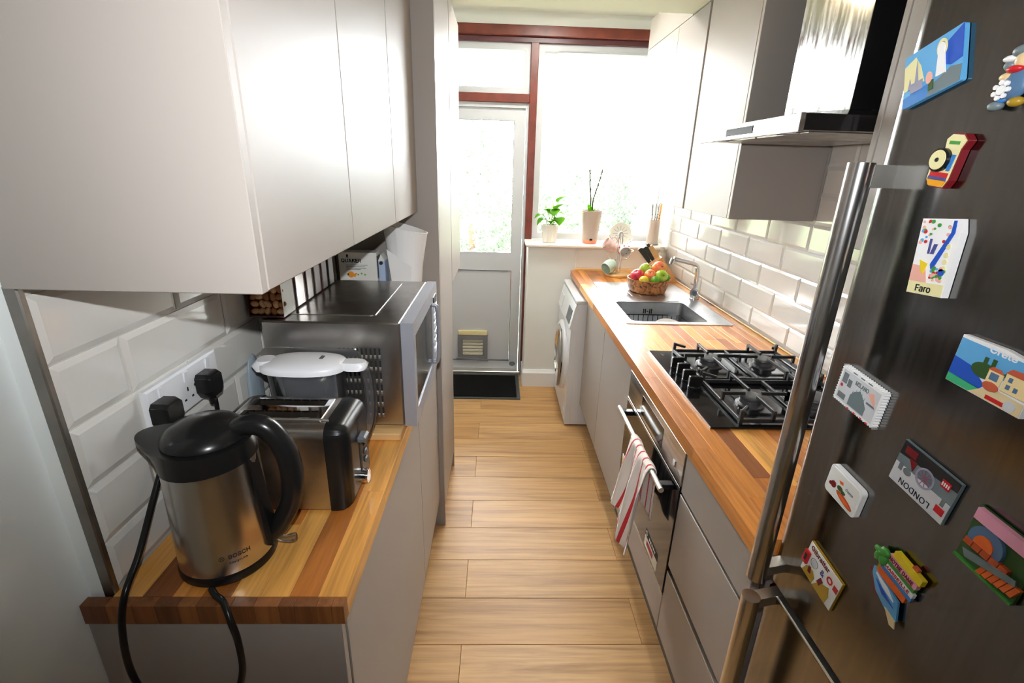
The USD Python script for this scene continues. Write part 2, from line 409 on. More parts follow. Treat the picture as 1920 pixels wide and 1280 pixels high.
# end wall with the door and window openings; the breast under the window stands forward
wb = Thing("wall_back", kind="structure")
wb.add("plaster", cat(bx(-.80, 1.40, 3.62, 3.85, 2.45, 2.60), bx(-.80, -.66, 3.62, 3.85, 0, 2.5)), "plaster", False)
wb.add("window_breast", bx(.207, 1.20, 3.412, 3.85, 0, 1.07, .006), "plaster", False)
wf = single("wall_front", bx(-.80, 1.40, YF - .1, YF, 0, 2.6), "hall_paint", kind="structure", smooth=False)
single("ceiling", cat(bx(-.80, 1.40, YF, 2.535, ZC, 2.62), bx(-.80, 1.40, 2.53, 3.9, ZC2, 2.64)), "ceiling_paint", kind="structure", smooth=False)
bb = single("baseboard_back", cat(prism(Polygon([(3.388, 0), (3.412, 0), (3.412, .135), (3.404, .135), (3.396, .122), (3.388, .112)]), "x", .203, .56),
                                  bx(.196, .2068, 3.392, 3.62, 0, .12, .003)), "white_paint", kind="structure", smooth=False)
# tiles behind the far end of the right worktop, under the sill
for z0, z1 in ((.924, 1.068),):
    for a in (.545, .848, 1.0):
        b = {.545: .846, .848: 1.1, 1.0: 1.0}[a]
        if b > a: wb.add("tile", move(slab(a, min(b, 1.178), z0, z1, 0, .008, .008, .003), np.array([[1, 0, 0], [0, 0, -1], [0, 1, 0]]), (0, 3.412, 0)), "tile_white", False)

# brown hardwood frame members
single("trim_1", bx(.192, .243, 3.625, 3.76, 0, 2.362, .003), "mahogany", kind="structure", smooth=False)
t2 = Thing("trim_2", kind="structure")
t2.add("header", bx(-.66, 1.195, 3.60, 3.76, 2.392, 2.452, .003), "mahogany", False)
t2.add("fascia", bx(-.66, 1.195, 3.63, 3.76, 2.360, 2.3915, .002), "mahogany_shade", False)
single("trim_3", bx(-.66, .1915, 3.62, 3.76, 2.002, 2.056, .003), "mahogany", kind="structure", smooth=False)

def ring(x0, x1, z0, z1, w, y0, y1, axis="y", wb_=None):
    o = sbox(x0, z0, x1, z1); i = sbox(x0 + w, z0 + (wb_ or w), x1 - w, z1 - w)
    return prism(o.difference(i), axis, y0, y1)
w1 = Thing("window_1", kind="structure")
w1.add("frame", ring(.2435, 1.194, 1.092, 2.3595, .042, 3.655, 3.715), "upvc", False)
w1.add("bead", ring(.2855, 1.152, 1.134, 2.3175, .008, 3.662, 3.70), "white_paint", False)
w1.add("pane", bx(.287, 1.150, 3.680, 3.684, 1.136, 2.316), "pane", False)
w1.add("sill", bx(.190, 1.1945, 3.375, 3.66, 1.070, 1.0915, .006), "sill_paint", False)
w1.add("cable", tube(spline([(.287, 3.652, 2.312), (.36, 3.650, 2.314), (.42, 3.650, 2.322), (.7, 3.650, 2.322), (1.1, 3.650, 2.322)]), .003, 6), "upvc")
w2 = Thing("window_2", kind="structure")
w2.add("frame", ring(-.655, .1915, 2.0565, 2.3595, .040, 3.655, 3.715), "upvc", False)
w2.add("pane", bx(-.614, .151, 3.680, 3.684, 2.098, 2.318), "pane", False)
# back door with a glazed upper half and a taped-up cat flap
d = Thing("door_1", kind="structure", loc=(-.2, 3.69, 0))
d.add("frame", cat(bx(.174, .1915, 3.645, 3.72, .0, 2.0015), bx(-.66, -.60, 3.645, 3.72, 0, 2.0015), bx(-.5995, .1735, 3.645, 3.72, 1.972, 2.0015)), "upvc", False)
leaf = sbox(-.597, .032, .171, 1.969).difference(unary_union([sbox(-.52, .979, .094, 1.894), sbox(-.52, .103, .100, .844)]))
d.add("leaf", prism(leaf, "y", 3.662, 3.705), "upvc", False)
d.add("gasket", cat(ring(-.521, .101, .102, .845, .004, 3.6605, 3.68), ring(-.521, .095, .978, 1.895, .003, 3.664, 3.68)), "grey_plastic", False)
d.add("panel", bx(-.5165, .0965, 3.668, 3.690, .1065, .8405, .002), "upvc", False)
d.add("pane", bx(-.519, .093, 3.681, 3.685, .980, 1.893), "pane", False)
d.add("threshold", bx(-.66, .1915, 3.60, 3.76, 0.001, .031, .004), "alu", False)
cf = d.add("cat_flap", ring(-.312, -.074, .112, .318, .034, 3.646, 3.668), "tape_grey", False, label="cat flap frame bound with grey tape")
d.add("flap_panel", cat(*[bx(-.277, -.110, 3.655, 3.667, .148 + .028 * k, .170 + .028 * k, .003) for k in range(5)]), "flap", False, under=cf)
d.add("tape", bx(-.310, -.078, 3.648, 3.6675, .319, .358, .004), "tape_yellow", False, under=cf, label="strip of cream tape")
d.add("tape", move(bx(-.128, .128, 3.642, 3.647, .108, .124, .002), rot([0, 1, 0], 3), (-.20, 0, 0)), "tape_grey", False, under=cf)
d.add("stain", move(ball((0, 0, 0), (.028, .0016, .02), 2, .5, 3)  , t=(.128, 3.6625, .075)), "ink_grey")

# two round ceiling lamps
for i, (lx, ly, lz, lr) in enumerate(LAMPS):
    c = Thing("ceiling_lamp", ["round flush ceiling lamp above the middle of the galley", "larger round ceiling lamp on the high ceiling by the window"][i], "ceiling lamp", (lx, ly, lz))
    c.add("rim", lathe([(lr, -.022), (lr + .015, -.018), (lr + .017, -.0005), (lr, -.0005), (lr, -.022)], (lx, ly, lz), 40), "white_paint")
    c.add("diffuser", solid([(lr - .002, -.0015), (lr - .002, -.016), (lr * .6, -.021), (.01, -.022)], (lx, ly, lz), 36), ("lamp_glow", "lamp_glow_far")[i])

# ------------------------------------------------------------------ wall and base cabinets
def door_slab(x0, x1, y0, y1, z0, z1):
    return bx(x0, x1, y0 + .0012, y1 - .0012, z0, z1, .0016)
LUL = ["near-end taupe wall cabinet of the left run with a broad pale end panel", "middle taupe wall cabinet of the left run, between two others",
       "taupe wall cabinet of the left run beside the tall cupboard"]
for i, (a, b) in enumerate(((.6265, 1.023), (1.023, 1.450), (1.450, 1.8435))):
    t = Thing("wall_cabinet", LUL[i], "cabinet", (-.46, (a + b) / 2, 1.423), group=None)
    t.add("carcass", bx(XL + .001, -.3225, a + .0005, b - .0005, 1.425, 2.256), "carcass", False)
    t.add("door", door_slab(-.321, -.3005, a, b, 1.423, 2.256), "taupe", False)
    if i == 0: t.add("end_panel", bx(-.6240, -.3005, .6085, .6255, 1.4225, 2.257, .0012), "taupe", False)
# tall cupboard and the high cupboard beyond it
t = Thing("tall_cabinet", "floor-to-ceiling taupe cupboard on the left beside the microwave", "cabinet", (-.42, 2.09, 0))
t.add("end_panel", bx(XL, -.2255, 1.8445, 1.8625, .001, 2.258, .0012), "taupe", False)
t.add("end_panel", bx(XL, -.2265, 2.322, 2.339, .001, 2.258, .0012), "taupe", False)
t.add("carcass", bx(XL, -.247, 1.863, 2.3215, .10, 2.256), "carcass", False)
t.add("door", door_slab(-.2455, -.2255, 1.8635, 2.3215, .105, 2.256), "taupe", False)
t.add("plinth", bx(-.60, -.29, 1.863, 2.3215, .001, .10), "plinth_dark", False)
t = Thing("high_cabinet", "taupe cupboard hung past the tall cupboard, open underneath, next to the back door", "cabinet", (-.42, 2.6, 1.04))
t.add("carcass", bx(XL, -.2475, 2.340, 2.853, 1.037, 2.256), "carcass", False)
t.add("door", door_slab(-.2455, -.2255, 2.340, 2.855, 1.035, 2.256), "taupe", False)
BLL = ["taupe base cabinet under the kettle and toaster with a grey end panel", "taupe base cabinet under the microwave"]
for i, (a, b) in enumerate(((.6155, 1.375), (1.375, 1.8435))):
    t = Thing("base_cabinet", BLL[i], "cabinet", (-.43, (a + b) / 2, 0))
    t.add("carcass", bx(XL, -.268, a + .0005, b - .0005, .15, .872), "carcass", False)
    t.add("door", door_slab(-.2655, -.2455, a, b, .16, .866), "taupe", False)
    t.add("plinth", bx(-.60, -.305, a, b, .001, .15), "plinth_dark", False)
    if i == 0: t.add("end_panel", bx(-.6535, -.2475, .5965, .614, .001, .8725, .0012), "taupe", False)

# right wall units
RUL = ["taupe wall cabinet on the right beside the hood, its grey end panel facing the hood", "narrow taupe wall cabinet on the right, second from the hood", "taupe wall cabinet on the right nearest the window"]
for i, (a, b) in enumerate(((1.8595, 2.312), (2.330, 2.706), (2.706, 3.24))):
    t = Thing("wall_cabinet", RUL[i], "cabinet", (1.02, (a + b) / 2, 1.427))
    t.add("carcass", bx(.8825, 1.1855, a + .0005, b - .0005, 1.43, 2.256), "carcass", False)
    t.add("door", door_slab(.8605, .881, a, b, 1.427, 2.2555), "taupe", False)
    if i == 0:
        t.add("end_panel", bx(.8605, 1.185, 1.8405, 1.8585, 1.4265, 2.2565, .0012), "taupe", False)
    if i == 1: t.add("filler", bx(.885, .93, 2.3125, 2.3295, 1.43, 2.256), "gap_dark", False)
single("trim_4", bx(.8605, .8795, 2.54, 3.2405, 2.258, 2.415, .001), "taupe", kind="structure", smooth=False)
t = Thing("wall_cabinet", "taupe wall cabinet between the hood and the fridge", "cabinet", (1.02, .95, 1.423))
t.add("carcass", bx(.8825, 1.1855, .762, 1.173, 1.425, 2.256), "carcass", False)
t.add("door", door_slab(.8605, .881, .76, 1.1745, 1.4225, 2.2555), "taupe", False)
t.add("end_panel", bx(.8605, 1.185, 1.176, 1.194, 1.422, 2.2565, .0012), "taupe", False)

# right base units: two doors, oven housing, drawers
BRL = ["taupe base cabinet under the sink beside the washing machine", "taupe base cabinet beside the oven, under the worktop"]
for i, (a, b) in enumerate(((2.262, 2.770), (1.748, 2.260))):
    t = Thing("base_cabinet", BRL[i], "cabinet", (.85, (a + b) / 2, 0))
    t.add("carcass", bx(.558, 1.18, a + .0005, b - .0005, .18, .70), "carcass", False)
    t.add("door", door_slab(.5355, .5555, a, b, .175, .866), "taupe", False)
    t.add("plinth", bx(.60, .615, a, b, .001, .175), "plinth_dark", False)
t = Thing("drawer_cabinet", "taupe drawer cabinet between the oven and the fridge", "cabinet", (.85, .95, 0))
t.add("carcass", bx(.5585, 1.18, .762, 1.1465, .18, .868), "carcass", False)
t.add("fascia", door_slab(.5365, .5565, .76, 1.148, .722, .868), "taupe", False)
for z0, z1 in ((.455, .712), (.192, .432)):
    q = t.add("drawer", door_slab(.5355, .5555, .76, 1.148, z0, z1), "taupe", False)
    t.add("handle_strip", bx(.5352, .5565, .762, 1.146, z1 + .0004, z1 + .0036, .0008), "alu", False, under=q)
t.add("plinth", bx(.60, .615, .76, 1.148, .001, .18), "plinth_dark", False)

# ------------------------------------------------------------------ worktops of glued staves
def worktop(name, label, x0, x1, y0, y1, w, seed, hole=None, front=None):
    t = Thing(name, label, "worktop", ((x0 + x1) / 2, (y0 + y1) / 2, .872))
    r = random.Random(seed); n = round((x1 - x0) / w); w = (x1 - x0) / n
    for k in range(n):
        a, y = x0 + k * w, y0
        first = r.uniform(.12, .45)
        while y < y1 - .001:
            L = first if y == y0 else r.uniform(.28, .52)
            b = y1 if y1 - y - L < .12 else y + L
            ps = [(a, a + w, y, b)]
            if hole:
                hx0, hx1, hy0, hy1 = hole
                if a < hx1 and a + w > hx0:
                    g = sbox(a, y, a + w, b).difference(sbox(*[hx0, hy0, hx1, hy1]))
                    ps = []
                    for q in polys(g):
                        if abs(q.area - (q.bounds[2] - q.bounds[0]) * (q.bounds[3] - q.bounds[1])) < 1e-6:
                            ps.append((q.bounds[0], q.bounds[2], q.bounds[1], q.bounds[3]))
                        else:   # an L-shaped rest: cut it at the hole's edges
                            xs = sorted({q.bounds[0], q.bounds[2]} | {v for v in (hx0, hx1) if q.bounds[0] < v < q.bounds[2]})
                            for u, v in zip(xs, xs[1:]):
                                ps += [(p.bounds[0], p.bounds[2], p.bounds[1], p.bounds[3]) for p in polys(q.intersection(sbox(u, -9, v, 9)))]
            for p in ps:
                if p[1] - p[0] > .002 and p[3] - p[2] > .002:
                    t.add("stave", slab(p[0] + .0001, p[1] - .0001, p[2] + .0001, p[3] - .0001, .8735, ZW, .0005), "stave", False)
            y = b
    return t
wt = worktop("worktop", "oak stave worktop on the left under the kettle, toaster and microwave", -.6155, -.2395, .6125, 1.8435, .047, 3)
r2 = random.Random(9)
x = -.6155
while x < -.241:      # end-grain blocks of the near edge
    b = min(x + r2.choice([.024, .03, .036, .04]), -.2395)
    if -.2395 - b < .012: b = -.2395
    wt.add("edge_block", bx(x + .0002, b - .0002, .5935, .6123, .8735, ZW, .0008), "stave_end", False); x = b
wt.add("corner_block", bx(-.655, -.6157, .5935, .6123, .8735, ZW, .001), "stave_end", False)
wt2 = worktop("worktop", "oak stave worktop on the right with the sink and hob", .5155, 1.1845, .748, 3.395, .0478, 5, hole=(.632, 1.020, 2.172, 2.548))
wt2.add("upstand", bx(1.1685, 1.1785, .748, 3.385, ZW + .0005, .9195, .003), "pale_wood", False)
wt2.add("upstand", bx(.545, 1.168, 3.3955, 3.4085, .89, .9255, .003), "pale_wood", False)
# ------------------------------------------------------------------ left worktop: kettle
def wrap(m, c, radius, a0, z0):
    """lettering laid round an upright surface of revolution; a0: angle of its left end"""
    v = np.array(m.vertices); r = radius(z0 + v[:, 1]) + v[:, 2]
    a = a0 + v[:, 0] / radius(z0)
    return trimesh.Trimesh(np.stack([c[0] + r * np.cos(a), c[1] + r * np.sin(a), z0 + v[:, 1]], 1), m.faces, process=False)
KC = np.array([-.475, .705, ZW + .0005])
k = Thing("kettle", "brushed steel kettle with black lid, spout and handle on the left worktop", "kettle", KC)
k.add("base", solid([(.076, 0), (.0785, .004), (.0785, .014), (.0765, .0185)], KC, 56), "black_plastic")
kr = lambda z: .0765 - (np.asarray(z) - KC[2] - .019) * .026
# steel body, cut on a slant under the black collar (higher towards the handle)
n = 72; ang = np.linspace(0, 2 * np.pi, n, endpoint=False)
rim = lambda a: .205 + .004 * np.cos(a) + .0 * a
V, F = [], []
for j in range(14):
    for a in ang:
        z = KC[2] + .019 + (rim(a) - .019) * j / 13
        r = float(kr(z)); V.append([KC[0] + r * math.cos(a), KC[1] + r * math.sin(a), z])
for j in range(13):
    for i in range(n):
        l = (i + 1) % n
        F += [[j * n + i, j * n + l, (j + 1) * n + l], [j * n + i, (j + 1) * n + l, (j + 1) * n + i]]
body = k.add("body", tri(V, F), "steel_kettle", True)
# collar with its spout drawn out towards the wall (-x)
V, F = [], []
top = .243
for j in range(12):
    t = j / 11
    for a in ang:
        z = KC[2] + rim(a) * (1 - t) + top * t
        r = float(kr(z)) + .0012
        s = max(0, math.cos(a - math.pi)) ** 9
        r += s * .036 * min(1, max(0, (t - .05) / .75)) ** 1.1
        zz = z + s * .006 * t
        V.append([KC[0] + r * math.cos(a), KC[1] + r * math.sin(a), zz])
for j in range(11):
    for i in range(n):
        l = (i + 1) % n
        F += [[j * n + i, j * n + l, (j + 1) * n + l], [j * n + i, (j + 1) * n + l, (j + 1) * n + i]]
c0 = len(V); V.append([KC[0], KC[1], KC[2] + top - .002])
F += [[c0, 11 * n + i, 11 * n + (i + 1) % n] for i in range(n)]
k.add("collar", tri(V, F), "black_plastic", 50)
k.add("lid", solid([(.061, .240), (.064, .246), (.061, .255), (.048, .267), (.028, .275), (.008, .278)], KC, 48), "black_plastic")
h = spline([(.042, .0, .252), (.068, .003, .264), (.098, .006, .256), (.121, .009, .212), (.126, .010, .160), (.116, .010, .108), (.094, .006, .064), (.076, .002, .042)], 8) + KC
hn = len(h)
hm = tube(h, [.015 + .004 * math.sin(math.pi * i / (hn - 1)) for i in range(hn)], 14)
k.add("handle", hm, "black_plastic", True)
k.add("handle_back", hull(np.vstack([np.array(bx(.056, .086, -.012, .012, .030, .05).vertices), np.array(bx(.050, .068, -.013, .013, .18, .235).vertices)]) + KC), "black_plastic")
k.add("lid_button", bx(KC[0] + .047, KC[0] + .066, KC[1] - .010, KC[1] + .010, KC[2] + .262, KC[2] + .2695, .003), "black_gloss")
lv = spline([(.082, .008, .030), (.100, .010, .027), (.116, .012, .030)], 6) + KC
k.add("switch", tube(lv, [.004, .0045, .005, .0055, .006, .006, .0065, .007, .0075, .008, .008, .0075, .006], 10), "clear_plastic")
fr = lambda z: kr(z)
for s, hh, z0, a0 in (("BOSCH", .0072, .050, -60), ("DesignLine", .0040, .040, -60)):
    k.add("lettering", wrap(meshkit.text_mesh(s, hh, .0004, bold=hh > .005), KC, fr, math.radians(a0), KC[2] + z0), "ink", False, under=body)
lg = unary_union([Point(0, 0).buffer(.0042).difference(Point(0, 0).buffer(.0034)), sbox(-.0016, -.0022, -.0009, .0022), sbox(.0009, -.0022, .0016, .0022), sbox(-.0016, -.0003, .0016, .0003)])
k.add("emblem", wrap(move(prism(lg, "z", 0, .0004), t=(0, .0035, 0)), KC, fr, math.radians(-67), KC[2] + .050), "ink", False, under=body)

# flexes: kettle flex loops over the worktop's near edge; the toaster's drops behind it
pl1, pl2 = (-.5775, .790, 1.152), (-.5775, .922, 1.150)
fx = spline([(-.461, .6195, ZW + .0085), (-.446, .606, ZW + .0085), (-.428, .594, ZW + .0078), (-.4115, .577, ZW - .012), (-.402, .570, .865), (-.404, .566, .80), (-.43, .562, .74), (-.49, .560, .705), (-.555, .562, .735), (-.579, .566, .80), (-.579, .572, .88),
             (-.574, .588, .938), (-.580, .64, .972), (-.594, .71, 1.02), (-.597, .765, 1.075), (-.592, .790, 1.121)], 8)
single("kettle_flex", tube(fx, .0052, 10), "black_plastic", "black kettle flex looping over the near edge of the left worktop", "cable", smooth=True)
fx = spline([(-.585, .922, 1.116), (-.587, .925, 1.06), (-.588, .938, 1.0), (-.580, .962, .95), (-.570, .984, ZW + .0078), (-.545, .990, ZW + .0056)], 8)
single("toaster_flex", tube(fx, .0045, 10), "black_plastic", "black toaster flex dropping from the far plug behind the toaster", "cable", smooth=True)
SX = XL + .0002
s = Thing("wall_socket", "white triple wall socket on the left tiles above the kettle", "socket", (SX, .876, 1.115))
s.add("plate", to_wall(slab(.767, .985, 1.115, 1.201, 0, .0105, .004, .003), SX, 1), "white_plastic", False)
for i in range(3):
    yc = .803 + .0725 * i
    rk = hull(np.array([[SX + .0104, yc - .006, 1.174], [SX + .0104, yc + .006, 1.174], [SX + .0104, yc - .006, 1.195], [SX + .0104, yc + .006, 1.195],
                        [SX + .0118, yc - .006, 1.174], [SX + .0118, yc + .006, 1.174], [SX + .0148, yc - .006, 1.195], [SX + .0148, yc + .006, 1.195]]))
    s.add("switch", rk, "white_plastic", False)
    if i == 1:
        s.add("pin_hole", cat(bx(SX + .0100, SX + .0108, yc - .002, yc + .002, 1.154, 1.162), bx(SX + .0100, SX + .0108, yc - .0145, yc - .0085, 1.137, 1.141), bx(SX + .0100, SX + .0108, yc + .0085, yc + .0145, 1.137, 1.141)), "gap_dark", False)
        s.add("screw", cyl((SX + .0102, yc + .022, 1.158), (SX + .0112, yc + .022, 1.158), .003, 12), "alu")
for (px, py, pz), lb in ((pl1, "black plug in the near end of the white wall socket, above the kettle"), (pl2, "black plug in the far end of the white wall socket, beside the toaster")):
    p = Thing("plug", lb, "plug", (px, py, pz - .025))
    b = prism(Polygon([(py - .024, pz - .012), (py - .014, pz - .028), (py + .014, pz - .028), (py + .024, pz - .012), (py + .024, pz + .018), (py + .017, pz + .025), (py - .017, pz + .025), (py - .024, pz + .018)]).buffer(-.003).buffer(.003, quad_segs=4), "x", 0, .001)
    sec = np.array(b.vertices)[:, 1:] - [py, pz]
    p.add("body", hull(np.vstack([np.c_[np.full(len(sec), SX + .0112), sec + [py, pz]], np.c_[np.full(len(sec), SX + .032), sec + [py, pz]], np.c_[np.full(len(sec), SX + .041), sec * .84 + [py, pz]]])), "black_plastic", 25)
    p.add("flex_grip", cyl((SX + .024, py, pz - .020), (SX + .026, py, pz - .046), .009, 14, .0065), "black_plastic")

# ------------------------------------------------------------------ toaster
TX0, TX1, TY0, TY1, TZ = -.545, -.285, .817, .972, ZW + .0005
t = Thing("toaster", "black and steel two-slot toaster behind the kettle", "toaster", ((TX0 + TX1) / 2, .89, TZ))
prof = sbox(TY0 + .03, TZ + .012, TY1 - .03, TZ + .165).buffer(.03, quad_segs=8).union(sbox(TY0, TZ + .010, TY1, TZ + .1))
prof = rrect(TY0, TY1, TZ + .008, TZ + .194, .026, 8).union(sbox(TY0, TZ + .008, TY1, TZ + .10))
slots = [(-.508, -.355, .856, .884), (-.508, -.355, .906, .934)]
shell = prism(prof, "x", TX0 + .045, TX1 - .045)
import manifold3d as mf
def man(m):
    m = trimesh.Trimesh(np.array(m.vertices), m.faces, process=True)
    return mf.Manifold(mf.Mesh(np.array(m.vertices, np.float32), np.array(m.faces, np.uint32)))
def cut(a, *bs):
    a = man(a)
    for b in bs: a = a - man(b)
    q = a.to_mesh()
    return trimesh.Trimesh(q.vert_properties[:, :3], q.tri_verts, process=False)
shell = cut(shell, *[bx(a, b, c, e, TZ + .07, TZ + .25) for a, b, c, e in slots])
t.add("shell", shell, "steel_toaster", 25)
for x0, x1, sg in ((TX0, TX0 + .0448, -1), (TX1 - .0448, TX1, 1)):
    inn, out = (x1, x0) if sg < 0 else (x0, x1)
    pp = prof.buffer(.0022)
    rings_ = []
    for f_, dd in ((0, 0), (.30, 0), (.55, .0022), (.75, .006), (.90, .0115), (.98, .018), (1.0, .025)):
        a = np.array(pp.buffer(-dd).exterior.coords)[:-1]; rings_.append(np.c_[np.full(len(a), inn + (out - inn) * f_), a])
    t.add("end_cap", hull(np.vstack(rings_)), "black_plastic", 50)
for x in (TX0 + .03, TX1 - .03):
    for y in (TY0 + .025, TY1 - .025): t.add("foot", cyl((x, y, TZ), (x, y, TZ + .009), .009, 12), "black_matt")
fr_ = sbox(-.520, .846, -.344, .940).difference(unary_union([sbox(a, c, b, e) for a, b, c, e in slots]))
t.add("slot_frame", prism(fr_, "z", TZ + .1935, TZ + .1965), "chrome", False)
t.add("warming_rail", cat(tube(spline([(-.53, .842, TZ + .193), (-.525, .842, TZ + .2), (-.34, .842, TZ + .2), (-.335, .842, TZ + .193)], 4), .0022, 8)), "alu")
for i, (a, b, c, e) in enumerate(slots):
    t.add("element_grid", cat(*[bx(x, x + .002, c + .006, c + .008, TZ + .085, TZ + .19) for x in np.linspace(a + .01, b - .012, 8)] + [bx(a + .004, b - .004, c + .005, c + .007, TZ + .10 + .03 * q, TZ + .102 + .03 * q) for q in range(3)]), "alu", False)
t.add("lever", bx(TX1 - .001, TX1 + .018, .872, .906, TZ + .128, TZ + .142, .004), "grey_plastic")
t.add("lever_track", bx(TX1 - .002, TX1 + .0008, .886, .896, TZ + .05, TZ + .165), "gap_dark", False)
t.add("dial", cat(cyl((TX1 - .001, .891, TZ + .038), (TX1 + .014, .891, TZ + .038), .015, 24), bx(TX1 + .0138, TX1 + .017, .8895, .8925, TZ + .026, TZ + .05)), "chrome")
for q in range(3): t.add("button", bx(TX1 - .001, TX1 + .004, .915, .930, TZ + .055 + .02 * q, TZ + .066 + .02 * q, .002), "grey_plastic")

# ------------------------------------------------------------------ water filter jug
JZ = ZW + .0005
def oval(x0, x1, yc, hw, z, n=40, p=2.6):
    out = []
    for q in range(n):
        a = 2 * math.pi * q / n
        cx, sx = math.cos(a), math.sin(a)
        out.append([(x0 + x1) / 2 + (x1 - x0) / 2 * np.sign(cx) * abs(cx) ** (2 / p), yc + hw * np.sign(sx) * abs(sx) ** (2 / p), z])
    return np.array(out)
def loft(rings, caps=(True, True)):
    n = len(rings[0]); v = np.vstack(rings); f = []
    for j in range(len(rings) - 1):
        for i in range(n):
            l = (i + 1) % n
            f += [[j * n + i, j * n + l, (j + 1) * n + l], [j * n + i, (j + 1) * n + l, (j + 1) * n + i]]
    v = list(v)
    for e, on in ((0, caps[0]), (len(rings) - 1, caps[1])):
        if on:
            v.append(np.mean(rings[e], 0)); c = len(v) - 1
            for i in range(n):
                l = (i + 1) % n
                f.append([c, e * n + l, e * n + i] if e == 0 else [c, e * n + i, e * n + l])
    return tri(v, f)
JY = 1.040
j = Thing("water_jug", "clear water filter jug with a white lid between the toaster and the microwave", "jug", (-.43, JY, JZ))
o = [oval(-.500, -.362, JY, .046, JZ), oval(-.506, -.356, JY, .050, JZ + .01), oval(-.524, -.352, JY, .056, JZ + .225)]
i_ = [oval(-.521, -.355, JY, .0535, JZ + .225), oval(-.503, -.359, JY, .0475, JZ + .012)]
j.add("body", loft(o + i_), "clear_plastic", 50)
j.add("filter", loft([oval(-.503, -.37, JY, .044, JZ + .10), oval(-.516, -.36, JY, .051, JZ + .222)]), "clear_plastic", 50)
lid = loft([oval(-.538, -.346, JY, .058, JZ + .2255), oval(-.538, -.346, JY, .058, JZ + .236), oval(-.524, -.352, JY, .052, JZ + .243), oval(-.50, -.366, JY, .038, JZ + .249), oval(-.47, -.39, JY, .02, JZ + .251)])
l_ = j.add("lid", lid, "lid_white", 40)
j.add("spout_cover", hull(np.vstack([oval(-.560, -.52, JY, .020, JZ + .232, 20), oval(-.550, -.515, JY, .026, JZ + .222, 20), oval(-.546, -.51, JY, .022, JZ + .246, 20)])), "lid_white")
j.add("handle_top", hull(np.vstack([oval(-.355, -.300, JY, .024, JZ + .226, 20), oval(-.350, -.296, JY, .02, JZ + .236, 20), oval(-.36, -.303, JY, .017, JZ + .243, 20)])), "lid_white")
j.add("handle", tube(spline([(-.304, JY, JZ + .225), (-.298, JY, JZ + .18), (-.301, JY, JZ + .10), (-.325, JY, JZ + .035), (-.358, JY, JZ + .028)], 7), .0135, 14), "clear_plastic", True)
j.add("indicator", move(bx(-.020, .020, -.010, .010, 0, .0022, .001), rot([0, 1, 0], 12), (-.385, JY, JZ + .2465)), "grey_plastic", False, under=l_)

# ------------------------------------------------------------------ microwave on a wooden board
MX0, MX1, MY0, MY1, MZ0, MZ1 = -.572, -.236, 1.125, 1.585, ZW + .022, 1.221
single("wooden_board", bx(-.585, -.243, 1.093, 1.66, ZW + .0004, ZW + .0205, .003), "pale_wood", "wooden board lying on the left worktop under the microwave", "board", smooth=False)
m = Thing("microwave", "stainless steel microwave on the left worktop, door towards the aisle", "microwave", ((MX0 + MX1) / 2, 1.355, ZW + .0205))
cs = m.add("case", bx(MX0, MX1 - .001, MY0, MY1, MZ0 + .006, MZ1, .004), "steel_dark", 25)
m.add("top_panel", prism(rrect(MX0 + .03, MX1 - .075, MY0 + .06, MY1 - .03, .012), "z", MZ1 - .001, MZ1 + .0016), "steel_dark", False)
m.add("side_swage", move(prism(rrect(-.12, .12, -.018, .018, .017), "y", 0, .004), t=(-.46, MY0 - .0035, MZ1 - .085)), "steel_dark", 25)
vs = []
for r_ in range(6):
    for c_ in range(10):
        x = -.391 + c_ * .0108; z = MZ1 - .072 - r_ * .0325
        vs.append(hull([[x, MY0 - .0002, z - .011], [x + .0056, MY0 - .0002, z - .011], [x, MY0 - .0002, z - .021], [x + .0056, MY0 - .0002, z - .021], [x + .001, MY0 - .0038, z - .020], [x + .0046, MY0 - .0038, z - .020], [x + .0028, MY0 - .0036, z - .015]]))
m.add("vent_slots", cat(vs), "alu", False, kind="stuff")
m.add("vent_shadow", cat(*[bx(-.391 + c_ * .0108 + .0008, -.391 + c_ * .0108 + .0054, MY0 - .0006, MY0 + .001, MZ1 - .083 - r_ * .0325, MZ1 - .066 - r_ * .0325) for r_ in range(6) for c_ in range(10)]), "gap_dark", False, kind="stuff")
dr = m.add("door", prism(sbox(MY0, MZ0 + .004, MY1, MZ1 + .001).difference(sbox(MY0 + .03, MZ0 + .045, MY1 - .115, MZ1 - .04)), "x", MX1, MX1 + .031), "silver_plastic", False)
m.add("window", bx(MX1 + .012, MX1 + .028, MY0 + .031, MY1 - .116, MZ0 + .046, MZ1 - .041), "black_gloss", False, under=dr)
m.add("handle", tube(spline([(MX1 + .030, MY1 - .125, MZ0 + .05), (MX1 + .047, MY1 - .125, MZ0 + .06), (MX1 + .050, MY1 - .125, MZ0 + .14), (MX1 + .047, MY1 - .125, MZ1 - .055), (MX1 + .030, MY1 - .125, MZ1 - .045)], 6), .006, 10), "silver_plastic", True, under=dr)
for q in range(6):
    m.add("button", bx(MX1 + .0305, MX1 + .035, MY1 - .095, MY1 - .03, MZ0 + .07 + .028 * q, MZ0 + .088 + .028 * q, .002), "white_plastic", False)
m.add("display", bx(MX1 + .0305, MX1 + .033, MY1 - .095, MY1 - .03, MZ1 - .055, MZ1 - .03), "black_gloss", False)
for x in (MX0 + .04, MX1 - .03):
    for y in (MY0 + .04, MY1 - .04): m.add("foot", cyl((x, y, ZW + .0208), (x, y, MZ0 + .007), .012, 14), "black_matt")

